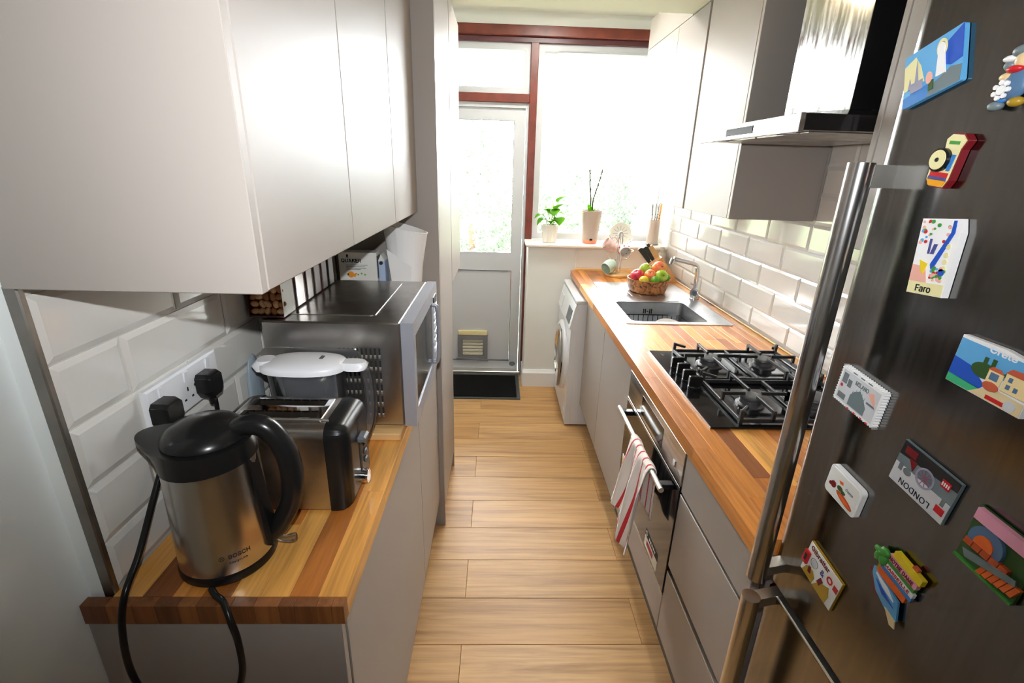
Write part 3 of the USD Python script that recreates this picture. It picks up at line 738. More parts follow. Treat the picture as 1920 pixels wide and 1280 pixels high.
# ------------------------------------------------------------------ packets and boxes on top of the microwave and behind it
PZ = MZ1 + .0022
P0 = -.606
t = Thing("almond_box", "see-through box of almonds at the near end of the packets on the microwave", "box", (-.562, 1.16, PZ))
nm = []
rr_ = random.Random(2)
t.add("tray", cat(bx(P0, -.522, 1.146, 1.215, PZ, PZ + .004), bx(P0, P0 + .002, 1.146, 1.215, PZ + .004, PZ + .16), bx(P0, -.522, 1.2132, 1.215, PZ + .004, PZ + .16)), "brown_pack", False)
t.add("lid", bx(P0, -.522, 1.146, 1.215, PZ + .1602, PZ + .164), "brown_pack", False)
for r_ in range(8):
    for c_ in range(5):
        a = rr_.uniform(0, 180)
        b = move(ball((0, 0, 0), (.0108, .0062, .0078), 1), rot([0, 1, 0], a), (P0 + .011 + c_ * .0158 + rr_.uniform(-.002, .002) + (.004 if r_ % 2 else 0), 1.1545 + rr_.uniform(0, .002), PZ + .013 + r_ * .0185))
        t.add("almond", b, "nut_shell" if rr_.random() < .75 else "nut", True)
t.add("filling", bx(P0 + .004, -.524, 1.163, 1.2128, PZ + .0045, PZ + .158), "nut", False)
t.add("side_label", bx(-.5219, -.5212, 1.1465, 1.2145, PZ + .002, PZ + .158), "card_white", False, label="white printed side of the almond box")
packs = [("packet", 1.222, 1.290, .168, "foil_pack", "brown_pack", "silver foil packet with a brown edge next to the almond box"), ("packet", 1.296, 1.350, .172, "foil_pack", "brown_pack", "silver and brown packet third from the near end of the row on the microwave"),
         ("packet", 1.356, 1.412, .165, "foil_pack", "plinth_dark", "silver packet with dark edge in the middle of the row on the microwave"), ("packet", 1.418, 1.470, .17, "foil_pack", "brown_pack", "silver packet beside the white cereal box"), ("packet", 1.476, 1.53, .160, "foil_pack", "ink", "thin silver and black packet last in the row on the microwave")]
for nme, a, b, hh, m1, m2, lb in packs:
    t = Thing(nme, lb, "packet", (-.56, (a + b) / 2, PZ))
    t.add("body", bx(P0, -.526, a + .001, b - .001, PZ, PZ + hh, .003), m2, 25)
    t.add("front_foil", bx(-.5259, -.5215, a + .012, b - .003, PZ + .003, PZ + hh - .003, .0015), m1, 25)
    t.add("fold", bx(P0 + .01, -.53, (a + b) / 2 - .002, (a + b) / 2 + .002, PZ + hh, PZ + hh + .012), m1, False)
# cereal box
CZ = ZW + .0005
t = Thing("cereal_box", "white cereal box with dark lettering standing behind the microwave under the wall cabinets", "box", (-.5, 1.74, CZ))
cz1 = 1.292
t.add("carton", bx(-.560, -.428, 1.702, 1.757, CZ, cz1, .0012), "card_white", False)
xz = lambda m_, x, z, y: move(m_, np.array([[1, 0, 0], [0, 0, -1], [0, 1, 0]]), (x, y, z))
t.add("lettering", xz(meshkit.text_mesh("QUAKER", .0125, .0006, True), -.552, 1.257, 1.7018), "ink", False)
t.add("emblem", xz(prism(unary_union([sbox(-.005, 0, .005, .0015), Point(0, .0055).buffer(.0035), sbox(-.003, .007, .003, .011)]), "z", 0, .0006), -.529, 1.2735, 1.7018), "ink", False)
t.add("text_line", xz(cat(*[prism(sbox(0, -q * .0055, w, -q * .0055 + .0016), "z", 0, .0005) for q, w in enumerate((.075, .066, .07, .05))]), -.535, 1.247, 1.7018), "ink_grey", False)
t.add("print", xz(prism(unary_union([Point(.0, 0).buffer(.011), Polygon([(0, .0), (.022, .006), (.014, -.01)])]), "z", 0, .0005), -.520, 1.214, 1.7018), "orange_print", False)
t.add("print", xz(cat(*[prism(Point(.012 * q, .004 * (q % 2)).buffer(.003), "z", 0, .0005) for q in range(3)] + [prism(Point(-.036, .0).buffer(.004), "z", 0, .0005)]), -.495, 1.214, 1.7018), "green_print", False)
t.add("barcode", bx(-.4279, -.4274, 1.706, 1.752, 1.20, 1.28), "ink_grey", False)
# blue and white pack beside it and the kitchen roll
t = Thing("milk_carton", "narrow pale blue carton squeezed between the cereal box and the kitchen roll", "carton", (-.414, 1.745, CZ))
t.add("body", bx(-.4255, -.403, 1.715, 1.770, CZ, 1.262, .0012), "card_blue", False)
t.add("gable", hull([[-.4255, 1.715, 1.2622], [-.403, 1.715, 1.2622], [-.4255, 1.77, 1.2622], [-.403, 1.77, 1.2622], [-.4145, 1.715, 1.285], [-.4145, 1.77, 1.285]]), "card_white", False)
t.add("cap", cyl((-.4145, 1.714, 1.255), (-.4145, 1.708, 1.255), .006, 14), "ink")
t = Thing("kitchen_roll", "white kitchen roll with a loose flaring sheet leaning against the tall cupboard", "kitchen roll", (-.335, 1.775, CZ))
n_ = 64; V = []
lv_ = [(.047, 0), (.047, .20), (.058, .33), (.075, .455), (.079, .462), (.073, .464)]
for r_, z in lv_:
    for q in range(n_):
        a = 2 * math.pi * q / n_
        rr0 = r_ * (1 + .02 * math.sin(3 * a) * z / .46) * (1.0 if abs((a - 4.4) % (2 * math.pi)) > .5 else 1.0 + .04 * z / .46)
        V.append([-.338 + rr0 * 1.05 * math.cos(a), 1.776 + rr0 * .80 * math.sin(a), CZ + z + (.02 * math.cos(a) * -1 if z > .4 else 0)])
rings = [np.array(V[i * n_:(i + 1) * n_]) for i in range(len(lv_))]
inner = [rings[-1] * [1, 1, 1] * 1.0]
core = np.array([[-.338 + .02 * math.cos(2 * math.pi * q / n_), 1.776 + .02 * math.sin(2 * math.pi * q / n_), CZ + .40] for q in range(n_)])
t.add("roll", loft(rings + [core]), "paper", 50)
t.add("loose_sheet", loft([np.array([[-.372, 1.731, CZ + .15], [-.330, 1.727, CZ + .12], [-.330, 1.7255, CZ + .12], [-.372, 1.7295, CZ + .15]]), np.array([[-.395, 1.722, CZ + .39], [-.308, 1.716, CZ + .33], [-.308, 1.7145, CZ + .33], [-.395, 1.7205, CZ + .39]])]), "paper", False)
t = Thing("plastic_bag", "blue-grey plastic storage bag pressed between the tiles and the microwave's back corner", "bag", (-.596, 1.12, CZ))
t.add("body", ball((-.604, 1.12, CZ + .112), (.0105, .035, .111), 3, .25, 5, 2.), "bag_plastic", True)
# ------------------------------------------------------------------ sink, tap, rack
ZS = ZW + .0004
t = Thing("sink", "stainless steel inset sink with drainer in the right worktop", "sink", (.86, 2.57, ZS - .18))
plate = rrect(.606, 1.118, 2.142, 3.012, .012).difference(rrect(.640, 1.012, 2.180, 2.540, .028))
t.add("rim", prism(plate, "z", ZS, ZS + .0032), "sink_steel", False)
ring_ = lambda i, z: np.c_[np.array(rrect(.640 + i, 1.012 - i, 2.180 + i, 2.540 - i, .028).exterior.coords)[:-1], np.full(len(rrect(.64, 1.012, 2.18, 2.54, .028).exterior.coords) - 1, z)]
bowl = loft([ring_(-.004, ZS), ring_(-.004, ZS - .178), ring_(.0, ZS - .178), ring_(.0, ZS + .002)][::1], (False, False))
t.add("bowl", bowl, "sink_steel", 40)
t.add("bowl_floor", bx(.6365, 1.0155, 2.1765, 2.5435, ZS - .182, ZS - .1765), "sink_steel", False)
t.add("waste", lathe([(.0, -.1755), (.03, -.1755), (.036, -.1745), (.042, -.1755), (.042, -.1762)], (.826, 2.36, ZS), 28), "chrome")
for q in range(7):
    t.add("drainer_rib", bx(.67 + q * .048, .682 + q * .048, 2.66, 2.96, ZS + .0031, ZS + .0052, .0015), "sink_steel", False)
for a, b in ((.655, .735), (.93, 1.0)):
    t.add("drainer_channel", bx(a, b, 2.552, 2.560, ZS + .003, ZS + .0045, .0006), "grey_plastic", False)
for q in (-.022, -.012, .012, .022):
    t.add("overflow_slot", rr2 := bx(.826 + q - .003, .826 + q + .003, 2.5375, 2.5392, ZS - .062, ZS - .036), "gap_dark", False)
t.add("overflow_slot", bx(.822, .830, 2.5375, 2.5392, ZS - .051, ZS - .047), "gap_dark", False)
t = Thing("dish_rack", "black wire dish rack standing in the sink bowl", "rack", (.83, 2.38, ZS - .176))
zr = ZS - .176
t.add("top_wire", tube([(.655, 2.215, zr + .112), (.998, 2.215, zr + .112), (.998, 2.522, zr + .112), (.655, 2.522, zr + .112)], .0028, 8, True), "black_gloss")
t.add("base_wire", tube([(.670, 2.225, zr + .006), (.985, 2.225, zr + .006), (.985, 2.510, zr + .006), (.670, 2.510, zr + .006)], .0028, 8, True), "black_gloss")
for q in range(13):
    x = .668 + q * .0265
    t.add("wire", tube([(x, 2.522, zr + .112), (x, 2.519, zr + .03), (x, 2.506, zr + .005), (x, 2.40, zr + .0045), (x, 2.235, zr + .0045), (x, 2.22, zr + .01), (x, 2.215, zr + .112)], .0019, 6), "black_gloss", True)
single("plate", move(lathe([(0, 0), (.05, 0), (.085, .012), (.088, .014), (.085, .0155), (.05, .004), (0, .0035)], (0, 0, 0), 40), rot([1, 0, 0], 24), (.905, 2.385, zr + .063)), "mug_white", "white plate lying tilted in the black rack in the sink", "plate")

TP = np.array([1.108, 2.625, ZS + .003])
t = Thing("tap", "chrome swivel mixer tap with a square spout at the back of the sink", "tap", TP)
t.add("base", solid([(.027, 0), (.027, .006), (.023, .010), (.023, .02), (.021, .032)], TP, 32), "chrome")
t.add("body", move(cyl((0, -.036, 0), (0, .036, 0), .021, 28), rot([0, 0, 1], -28), TP + [0, 0, .048]), "chrome")
t.add("riser", tube(spline([(0, 0, .05), (-.001, 0, .10), (-.003, 0, .16), (-.010, 0, .185), (-.034, 0, .200), (-.085, -.004, .212), (-.150, -.008, .226)], 8) + TP, [.0125] * 49, 16), "chrome", True)
t.add("nozzle", cyl(TP + [-.150, -.008, .228], TP + [-.159, -.008, .196], .0135, 20), "chrome")
ax = rot([0, 0, 1], -28) @ np.array([0, 1, 0.])
t.add("knob", cyl(TP - ax * .036 + [0, 0, .048], TP - ax * .060 + [0, 0, .048], .019, 24, .020), "chrome")
t.add("knob_cap", cyl(TP - ax * .060 + [0, 0, .048], TP - ax * .0615 + [0, 0, .048], .011, 20), "grey_plastic")
t.add("lever", cat(cyl(TP + ax * .036 + [0, 0, .048], TP + ax * .052 + [0, 0, .048], .018, 24), tube([TP + ax * .045 + [0, 0, .06], TP + ax * .05 + [-.02, 0, .075], TP + ax * .052 + [-.035, 0, .08]], .006, 10)), "chrome")

# ------------------------------------------------------------------ gas hob
HZ = ZW + .0004
t = Thing("gas_hob", "black glass gas hob with four burners and iron pan supports on the right worktop", "hob", (.855, 1.475, HZ))
t.add("glass", bx(.6015, 1.110, 1.174, 1.776, HZ, HZ + .0068, .0018), "black_gloss", 20)
t.add("edge_strip", bx(.6000, .6013, 1.174, 1.776, HZ, HZ + .0062), "alu", False)
GZ = HZ + .007
for bx_, by_, r_ in ((.787, 1.636, .038), (.985, 1.632, .036), (.782, 1.318, .033), (.985, 1.318, .046)):
    b = t.add("burner", solid([(r_ * 1.25, 0), (r_ * 1.25, .004), (r_ * .95, .008), (r_ * .92, .020), (r_ * .98, .022)], (bx_, by_, GZ), 36), "burner_crown")
    t.add("burner_cap", solid([(r_ * 1.02, .0225), (r_ * 1.04, .026), (r_ * 1.0, .030), (r_ * .85, .032)], (bx_, by_, GZ), 36), "burner_cap", under=b)
    t.add("igniter", cyl((bx_ - r_ * 1.35, by_ - .01, GZ), (bx_ - r_ * 1.35, by_ - .01, GZ + .018), .003, 10), "mug_white", under=b)
def bar(p, q, w, h):
    p, q = np.array(p, float), np.array(q, float); d = q - p; d /= np.linalg.norm(d)
    s_ = np.cross(d, [0, 0, 1.]); s_ = s_ / np.linalg.norm(s_) * w / 2
    return hull([e + s * s_ + [0, 0, z] for e in (p, q) for s in (-1, 1) for z in (-h, -.001)] + [e + s * s_ * .6 for e in (p, q) for s in (-1, 1)])
def grate(y0, y1, bs):
    x0, x1 = .694, 1.096
    zt, zb = GZ + .042, GZ + .016
    g = [bar((x0, y0, zb), (x1, y0, zb), .009, .011), bar((x0, y1, zb), (x1, y1, zb), .009, .011), bar((x0, y0, zb), (x0, y1, zb), .009, .011), bar((x1, y0, zb), (x1, y1, zb), .009, .011), bar(((x0 + x1) / 2, y0, zb), ((x0 + x1) / 2, y1, zb), .009, .011)]
    p = t.add("pan_support", cat(g), "iron", False)
    xm = (x0 + x1) / 2
    for cx, cy in bs:
        lo, hi = (x0, xm) if cx < xm else (xm, x1)
        for sx_, sy_ in ((1, 0), (-1, 0), (0, 1), (0, -1)):
            out = np.array([hi if sx_ > 0 else lo if sx_ < 0 else cx, y1 if sy_ > 0 else y0 if sy_ < 0 else cy, zt])
            inn = np.array([cx + sx_ * .026, cy + sy_ * .026, zt])
            o2 = out.copy(); o2[2] = zt
            post = hull([out + [a * .0045, b * .0045, z] for a in (-1, 1) for b in (-1, 1) for z in (-.034, 0)])
            t.add("finger", cat(bar(o2, inn, .008, .010), post), "iron", False, under=p)
    for cx, cy in ((x0, y0), (x1, y0), (x0, y1), (x1, y1)):
        t.add("corner_post", cat(hull([[cx + a * .005, cy + b * .005, z] for a in (-1, 1) for b in (-1, 1) for z in (GZ, zt)]), bar((cx, cy, zt), (cx + (.03 if cx == x0 else -.03), cy + (.03 if cy == y0 else -.03), zt), .008, .009)), "iron", False, under=p)
grate(1.196, 1.466, ((.787, 1.318), (.985, 1.318)))
grate(1.484, 1.752, ((.787, 1.636), (.985, 1.632)))
for y in (1.605, 1.547, 1.491, 1.436):
    kb = t.add("knob", solid([(.0215, 0), (.021, .004), (.017, .007)], (.655, y, GZ), 28), "black_gloss")
    t.add("knob_grip", bx(.634, .677, y - .0075, y + .0075, GZ + .0065, GZ + .040, .002), "black_plastic", 20, under=kb)
t.add("lettering", move(meshkit.text_mesh("gas", .008, .0002), rot([0, 0, 1], -90), (.640, 1.74, GZ - .0001)), "ink_grey", False)

# ------------------------------------------------------------------ oven with the striped towel
t = Thing("oven", "built-in oven under the hob with steel panel, black glass door and bar handle", "oven", (.84, 1.447, .19))
OY0, OY1 = 1.1505, 1.7455
t.add("housing", bx(.5575, 1.17, OY0 + .002, OY1 - .002, .335, .868), "gap_dark", False)
fa = t.add("control_panel", bx(.5335, .5570, OY0, OY1, .736, .8475, .0015), "steel", 20)
t.add("display", bx(.5325, .5340, 1.330, 1.567, .752, .822), "black_gloss", False, under=fa)
t.add("button", bx(.5305, .5336, 1.205, 1.222, .765, .785, .001), "chrome", False, under=fa)
dr = t.add("door", bx(.5330, .5570, OY0, OY1, .338, .722, .0015), "black_gloss", 20)
t.add("top_bar", bx(.5320, .5345, OY0 + .001, OY1 - .001, .7225, .7335, .001), "steel", False)
t.add("bottom_trim", bx(.5335, .557, OY0, OY1, .329, .337, .001), "steel", False)
HX, HZo = .487, .711
t.add("handle", cyl((HX, 1.168, HZo), (HX, 1.690, HZo), .0085, 20), "alu", under=dr)
for y in (1.19, 1.645):
    t.add("handle_bracket", bx(HX + .004, .5332, y - .004, y + .020, HZo - .012, HZo + .006, .002), "black_gloss", False, under=dr)
sk = t.add("sticker", bx(.5322, .5329, 1.222, 1.352, .352, .392), "card_white", False, under=dr, label="printed energy sticker on the black oven door")
t.add("sticker", bx(.5322, .5329, 1.222, 1.352, .393, .420), "ink", False, under=dr)
t.add("sticker", bx(.5316, .5321, 1.262, 1.330, .366, .384), "ink_red", False, under=dr)
t.add("sticker", cat(*[bx(.5316, .5321, 1.245 + q * .014, 1.254 + q * .014, .402, .411) for q in range(5)] + [to_wall(prism(Point(1.338, .407).buffer(.009).difference(Point(1.338, .407).buffer(.0065)), "z", 0, .0006), .5322, -1)]), "print_white", False, under=dr)
t.add("lower_panel", bx(.5350, .5555, OY0, OY1, .195, .327, .0014), "taupe", False, label="taupe panel under the oven door")
t.add("plinth", bx(.601, .617, OY0, OY1, .0008, .194), "plinth_dark", False)

# towel: a folded cloth over the bar, front fall flaring towards the window end
NU, NV = 44, 60
pts, uvs = [], []
Lf, Lb = .315, .20
for i in range(NV + 1):
    s = -Lb + (Lf + Lb) * i / NV          # arc length from the bar's top, front positive
    for q in range(NU + 1):
        u = q / NU
        d = max(s, 0) / Lf if s > 0 else max(-s, 0) / Lb * .35
        y = 1.262 + .205 * u + d * (.030 * u - .015 * (1 - u))
        fold = .011 * math.sin(u * 15 + 1.2 + d * 1.4) * min(1, d * 2.2 + .12) + .005 * math.sin(u * 31 + d * 5) * min(1, d * 2)
        R = .0105
        if abs(s) < R * math.pi / 2:
            a = s / R
            x, z = HX - R * math.sin(a), HZo + R * math.cos(a)
        else:
            e = abs(s) - R * math.pi / 2
            sl = .045 * e / Lf
            x = HX - R - sl - fold if s > 0 else HX + R + .004 + .004 * math.sin(u * 9)
            if s < 0: x = min(x, .5295)
            z = HZo - e
        if s > 0: z -= d * (.035 * math.sin(u * 6.0 + .6) - .02 * u) * d
        pts.append([x, y, z]); uvs.append([u, s])
V = np.array(pts); F = []
for i in range(NV):
    for q in range(NU):
        a = i * (NU + 1) + q
        F += [[a, a + 1, a + NU + 2], [a, a + NU + 2, a + NU + 1]]
nrm = trimesh.Trimesh(V, F, process=False).vertex_normals
V2 = V + nrm * .0022
F2 = [[f[0] + len(V), f[2] + len(V), f[1] + len(V)] for f in F]
edge = [q for q in range(NU + 1)] + [i * (NU + 1) + NU for i in range(1, NV + 1)] + [NV * (NU + 1) + q for q in range(NU - 1, -1, -1)] + [i * (NU + 1) for i in range(NV - 1, 0, -1)]
E_ = []
for a, b in zip(edge, edge[1:] + edge[:1]): E_ += [[a, a + len(V), b + len(V)], [a, b + len(V), b]]
t = Thing("tea_towel", "white tea towel with red stripes hanging over the oven handle", "towel", (.48, 1.34, .40))
tw = tri(np.vstack([V, V2]), F + F2 + E_)
t.add("cloth", tw, "towel", True, uv=np.array(uvs + uvs))
e = V[20 * (NU + 1) + NU]
i0 = NV - 22
pA = V[i0 * (NU + 1) + NU]
tg = t.add("care_label", bx(pA[0] - .002, pA[0] - .0005, pA[1] - .004, pA[1] + .022, pA[2] - .055, pA[2] + .02), "towel_tag", False, label="small printed care label on the towel's edge")
for q, c in enumerate(("print_red", "print_leaf", "print_yellow")):
    t.add("print", bx(pA[0] - .0026, pA[0] - .0021, pA[1] + .002, pA[1] + .017, pA[2] - .040 + q * .018, pA[2] - .030 + q * .018), c, False, under=tg)

# ------------------------------------------------------------------ washing machine
WY0, WY1, WX = 2.778, 3.382, .445
t = Thing("washing_machine", "white front-loading washing machine standing proud under the right worktop", "washing machine", (.80, 3.08, 0))
prof = Polygon([(WX + .006, .012), (WX + .006, .665), (WX + .030, .790), (WX + .040, .826), (1.04, .826), (1.04, .012)])
t.add("case", prism(prof, "y", WY0 + .012, WY1), "appliance_white", 20)
t.add("side_panel", prism(Polygon([(WX + .045, .020), (WX + .045, .815), (1.03, .815), (1.03, .020)]), "y", WY0 + .0095, WY0 + .0118), "appliance_white", False)
t.add("lid", bx(WX + .028, 1.05, WY0 + .008, WY1 + .004, .8265, .848, .005), "appliance_white", 20)
cp = t.add("control_panel", prism(Polygon([(WX - .004, .668), (WX + .021, .790), (WX + .030, .822), (WX + .036, .822), (WX + .012, .668)]), "y", WY0 + .010, WY1 - .002), "appliance_white", False)
def on_slant(y0, y1, a0, a1, h, m_, nm_, under):
    f = lambda a: np.array([WX - .004 + .025 * a, .668 + .122 * a])
    nv = np.array([-.98, .2]) * h
    p = []
    for y in (y0, y1):
        for a in (a0, a1):
            q = f(a); p += [[q[0] + .001, y, q[1]], [q[0] + nv[0], y, q[1] + nv[1]]]
    t.add(nm_, hull(p), m_, False, under=under)
on_slant(WY0 + .06, WY0 + .20, .15, .85, .003, "grey_plastic", "display", cp)
on_slant(WY1 - .16, WY1 - .03, .15, .85, .004, "white_plastic", "detergent_drawer", cp)
dz, dy = .395, 3.085
rg = lambda pr, mm, nm_, **kw: t.add(nm_, move(lathe(pr, (0, 0, 0), 48), np.array([[0, 0, -1], [0, 1, 0], [1, 0, 0]]), (WX + .006, dy, dz)), mm, 40, **kw)
dp = rg([(.235, -.002), (.235, .014), (.222, .024), (.205, .026), (.200, .018), (.200, -.002), (.235, -.002)], "white_plastic", "door")
rg([(.2005, .0), (.200, .028), (.190, .034), (.172, .034), (.165, .022), (.165, .0), (.2005, .0)], "chrome", "door_ring", under=dp)
rg([(0, .03), (.06, .029), (.12, .024), (.163, .015), (.163, .0), (0, .0)], "black_gloss", "door_glass", under=dp)
t.add("door_handle", tube([(WX - .026 - .012 * math.sin(math.pi * q / 16), dy + .212 * math.cos(math.radians(110 + 8.5 * q)), dz + .212 * math.sin(math.radians(110 + 8.5 * q))) for q in range(17)], .009, 10), "trim_metal", True, under=dp)
for x in (WX + .05, 1.0):
    for y in (WY0 + .05, WY1 - .05): t.add("foot", cyl((x, y, .0005), (x, y, .013), .02, 16), "black_plastic")
t.add("filter_flap", bx(WX + .002, WX + .0062, WY0 + .04, WY0 + .15, .03, .10, .001), "white_plastic", False)

# ------------------------------------------------------------------ cooker hood
t = Thing("cooker_hood", "stainless steel chimney cooker hood between the right wall cabinets", "hood", (.95, 1.52, 1.684))
HY0, HY1, HX0, HX1 = 1.222, 1.822, .700, 1.1845
t.add("canopy_front", bx(HX0, HX0 + .012, HY0, HY1, 1.684, 1.7255, .0012), "steel", 20)
t.add("canopy_body", bx(HX0 + .0122, HX1, HY0 + .001, HY1 - .001, 1.688, 1.7245, .001), "black_gloss", False)
t.add("canopy_top", hull([[HX0 + .004, HY0 + .002, 1.7247], [HX0 + .004, HY1 - .002, 1.7247], [HX1, HY0 + .002, 1.7247], [HX1, HY1 - .002, 1.7247], [.905, 1.362, 1.752], [.905, 1.675, 1.752], [HX1, 1.362, 1.752], [HX1, 1.675, 1.752]]), "black_gloss", False)
t.add("filter", bx(HX0 + .05, HX1 - .06, HY0 + .04, 1.515, 1.6855, 1.6885, .001), "steel_dark", False)
t.add("filter", bx(HX0 + .05, HX1 - .06, 1.525, HY1 - .04, 1.6855, 1.6885, .001), "steel_dark", False)
t.add("control_strip", bx(HX0 - .0014, HX0 + .001, 1.445, 1.612, 1.694, 1.714, .0005), "ink", False)
t.add("chimney", bx(.9045, .9065, 1.3625, 1.6745, 1.7525, 2.2605), "hood_steel", False)
for y in (1.3625, 1.6725): t.add("chimney_side", bx(.9067, HX1, y, y + .002, 1.7525, 2.2605), "black_gloss", False)
for y in (HY0 + .10, HY1 - .10): t.add("lamp", lathe([(0, -.0035), (.026, -.0035), (.03, -.002), (.03, 0)], (HX0 + .032, y, 1.6875), 24), "chrome")

# ------------------------------------------------------------------ fridge-freezer
FX, FY0, FY1 = .54, .128, .724
t = Thing("fridge_freezer", "tall dark stainless steel fridge-freezer with tube handles on the right", "fridge", (.86, .43, 0))
t.add("cabinet", bx(.604, 1.18, FY0 + .004, FY1 - .004, .02, 2.0, .004), "grey_plastic", 20)
def fdoor(z0, z1):
    r_ = .010
    p = Polygon([(.600, FY0), (FX + .006, FY0), (FX, FY0 + .010), (FX, FY1 - .022), (FX + .0015, FY1 - .012), (FX + .006, FY1 - .004), (FX + .016, FY1), (.600, FY1)])
    return prism(p, "z", z0, z1)
d1 = t.add("fridge_door", fdoor(.852, 1.985), "fridge_steel", 25, label="upper door covered with magnets")
d2 = t.add("freezer_door", fdoor(.06, .828), "fridge_steel", 25)
t.add("top_strip", bx(FX - .0005, .598, FY0 + .002, FY1 - .018, .8283, .8345, .002), "alu", 20, under=d2, label="bright strip along the freezer door's top edge")
t.add("seal", bx(.570, .600, FY0 + .01, FY1 - .012, .8348, .8515), "gap_dark", False)
hy, hx = .6835, .488
def tubehandle(z0, z1, up):
    p = t.add("handle", cat(cyl((hx, hy, z0), (hx, hy, z1), .0165, 32)), "chrome_brush", 40, under=up)
    return p
pm("chrome_brush", (.58, .57, .57), .2, 1.)
tubehandle(.884, 1.604, d1); tubehandle(.10, .838, d2)
for z0, z1, up, cap in ((1.572, 1.602, d1, None), (.893, .912, d1, None), (.815, .836, d2, .8385), (.11, .13, d2, None)):
    t.add("handle_bracket", hull([[hx, hy - .010, z0], [hx, hy + .012, z0], [FX + .012, hy + .004, z0], [FX + .012, hy + .026, z0], [hx, hy - .010, z1], [hx, hy + .012, z1], [FX + .012, hy + .004, z1], [FX + .012, hy + .026, z1]]), "alu", 20, under=up)
for x in (.66, 1.1):
    for y in (FY0 + .06, FY1 - .06): t.add("foot", cyl((x, y, .0005), (x, y, .021), .02, 14), "black_plastic")
# ------------------------------------------------------------------ fruit bowl
BC = np.array([.888, 2.795, ZS + .0055])
t = Thing("fruit_bowl", "round burl wood bowl of apples on the sink's drainer", "bowl", BC)
t.add("bowl", lathe([(0, 0), (.100, 0), (.106, .006), (.118, .040), (.123, .074), (.121, .078), (.117, .078), (.113, .068), (.104, .020), (.09, .010), (0, .009)], BC, 56), "bowl_wood", 40)
ap = [(0, .072), (.16, .083), (.42, .088), (.75, .078), (.97, .035), (1.0, 0), (.93, -.038), (.70, -.078), (.42, -.096), (.22, -.090), (.12, -.083), (0, -.080)]
def apple(c, r, m_, lb, cat_="apple", tilt=(0, 0, 0), stem=True):
    q = Thing("apple" if cat_ == "apple" else cat_, lb, cat_, np.array(c) - [0, 0, r * .9])
    M = rot([1, 0, 0], tilt[0]) @ rot([0, 1, 0], tilt[1])
    f = move(lathe([(a * r, z * r * 10.2) for a, z in ap[::-1]], (0, 0, 0), 32), M, c)
    q.add("flesh", f, m_, 60)
    if stem: q.add("stem", move(tube([(0, 0, .65 * r), (.02 * r, 0, .9 * r), (.12 * r, 0, 1.12 * r)], [.0015, .0014, .002], 6), M, c), "bark", True)
def citrus(c, rr, m_, lb, nm_, tilt=0, yaw=0):
    q = Thing(nm_, lb, nm_, np.array(c) - [0, 0, rr[2]])
    b = ball((0, 0, 0), rr, 3, .02, 3)
    v = np.array(b.vertices); k_ = np.abs(v[:, 0]) / rr[0]
    v[:, 0] *= 1 + .14 * np.clip(k_ - .75, 0, 1) * 4 * .5
    q.add("flesh", move(trimesh.Trimesh(v, b.faces, process=False), rot([0, 0, 1], yaw) @ rot([0, 1, 0], tilt), c), m_, True)
    q.add("stem_scar", move(ball((rr[0] * 1.06, 0, 0), (.0025, .004, .004), 1), rot([0, 0, 1], yaw) @ rot([0, 1, 0], tilt), c), "bark", True)
b_ = lambda x, y, z: (BC[0] + x, BC[1] + y, BC[2] + z)
apple(b_(-.074, -.028, .092), .039, "apple_red", "deep pink apple at the left of the fruit bowl", tilt=(20, -25, 0))
apple(b_(-.022, .012, .122), .036, "apple_green", "yellow-green apple at the top of the bowl beside the deep pink apple", tilt=(30, 20, 0))
apple(b_(.054, -.004, .134), .042, "apple_blush", "large orange-red apple on top of the pile, right of the knives", tilt=(60, 10, 0))
apple(b_(-.004, -.045, .096), .037, "apple_blush", "blush apple in the middle of the bowl with its stalk end showing", tilt=(38, -12, 0))
apple(b_(.054, -.062, .100), .037, "apple_green", "green apple at the front right of the bowl with its dark eye towards the camera", tilt=(70, 0, 0))
citrus(b_(-.048, -.080, .079), (.030, .026, .026), "lemon", "yellow lemon at the front left of the bowl", "lemon", 10, 20)
citrus(b_(.014, -.089, .079), (.029, .028, .028), "lime", "bright green lime at the front of the bowl between lemon and green apple", "lime", 0, 60)
citrus(b_(.096, -.020, .085), (.026, .025, .025), "lime", "bright green lime at the right rim of the bowl", "lime", 0, -30)
apple(b_(.030, .060, .098), .034, "apple_green", "green apple half hidden behind the large orange-red apple", tilt=(10, 0, 0))
citrus(b_(-.020, -.060, .045), (.034, .028, .028), "lemon", "lemon low in the bowl, glimpsed under the limes", "lemon", 0, 10)
apple(b_(.040, .02, .050), .038, "apple_red", "dark red apple deep in the bowl at the right rim", tilt=(0, 0, 0))
citrus(b_(-.060, .035, .055), (.036, .033, .034), "pear", "pale green pear at the back of the bowl", "pear", 70, 0)

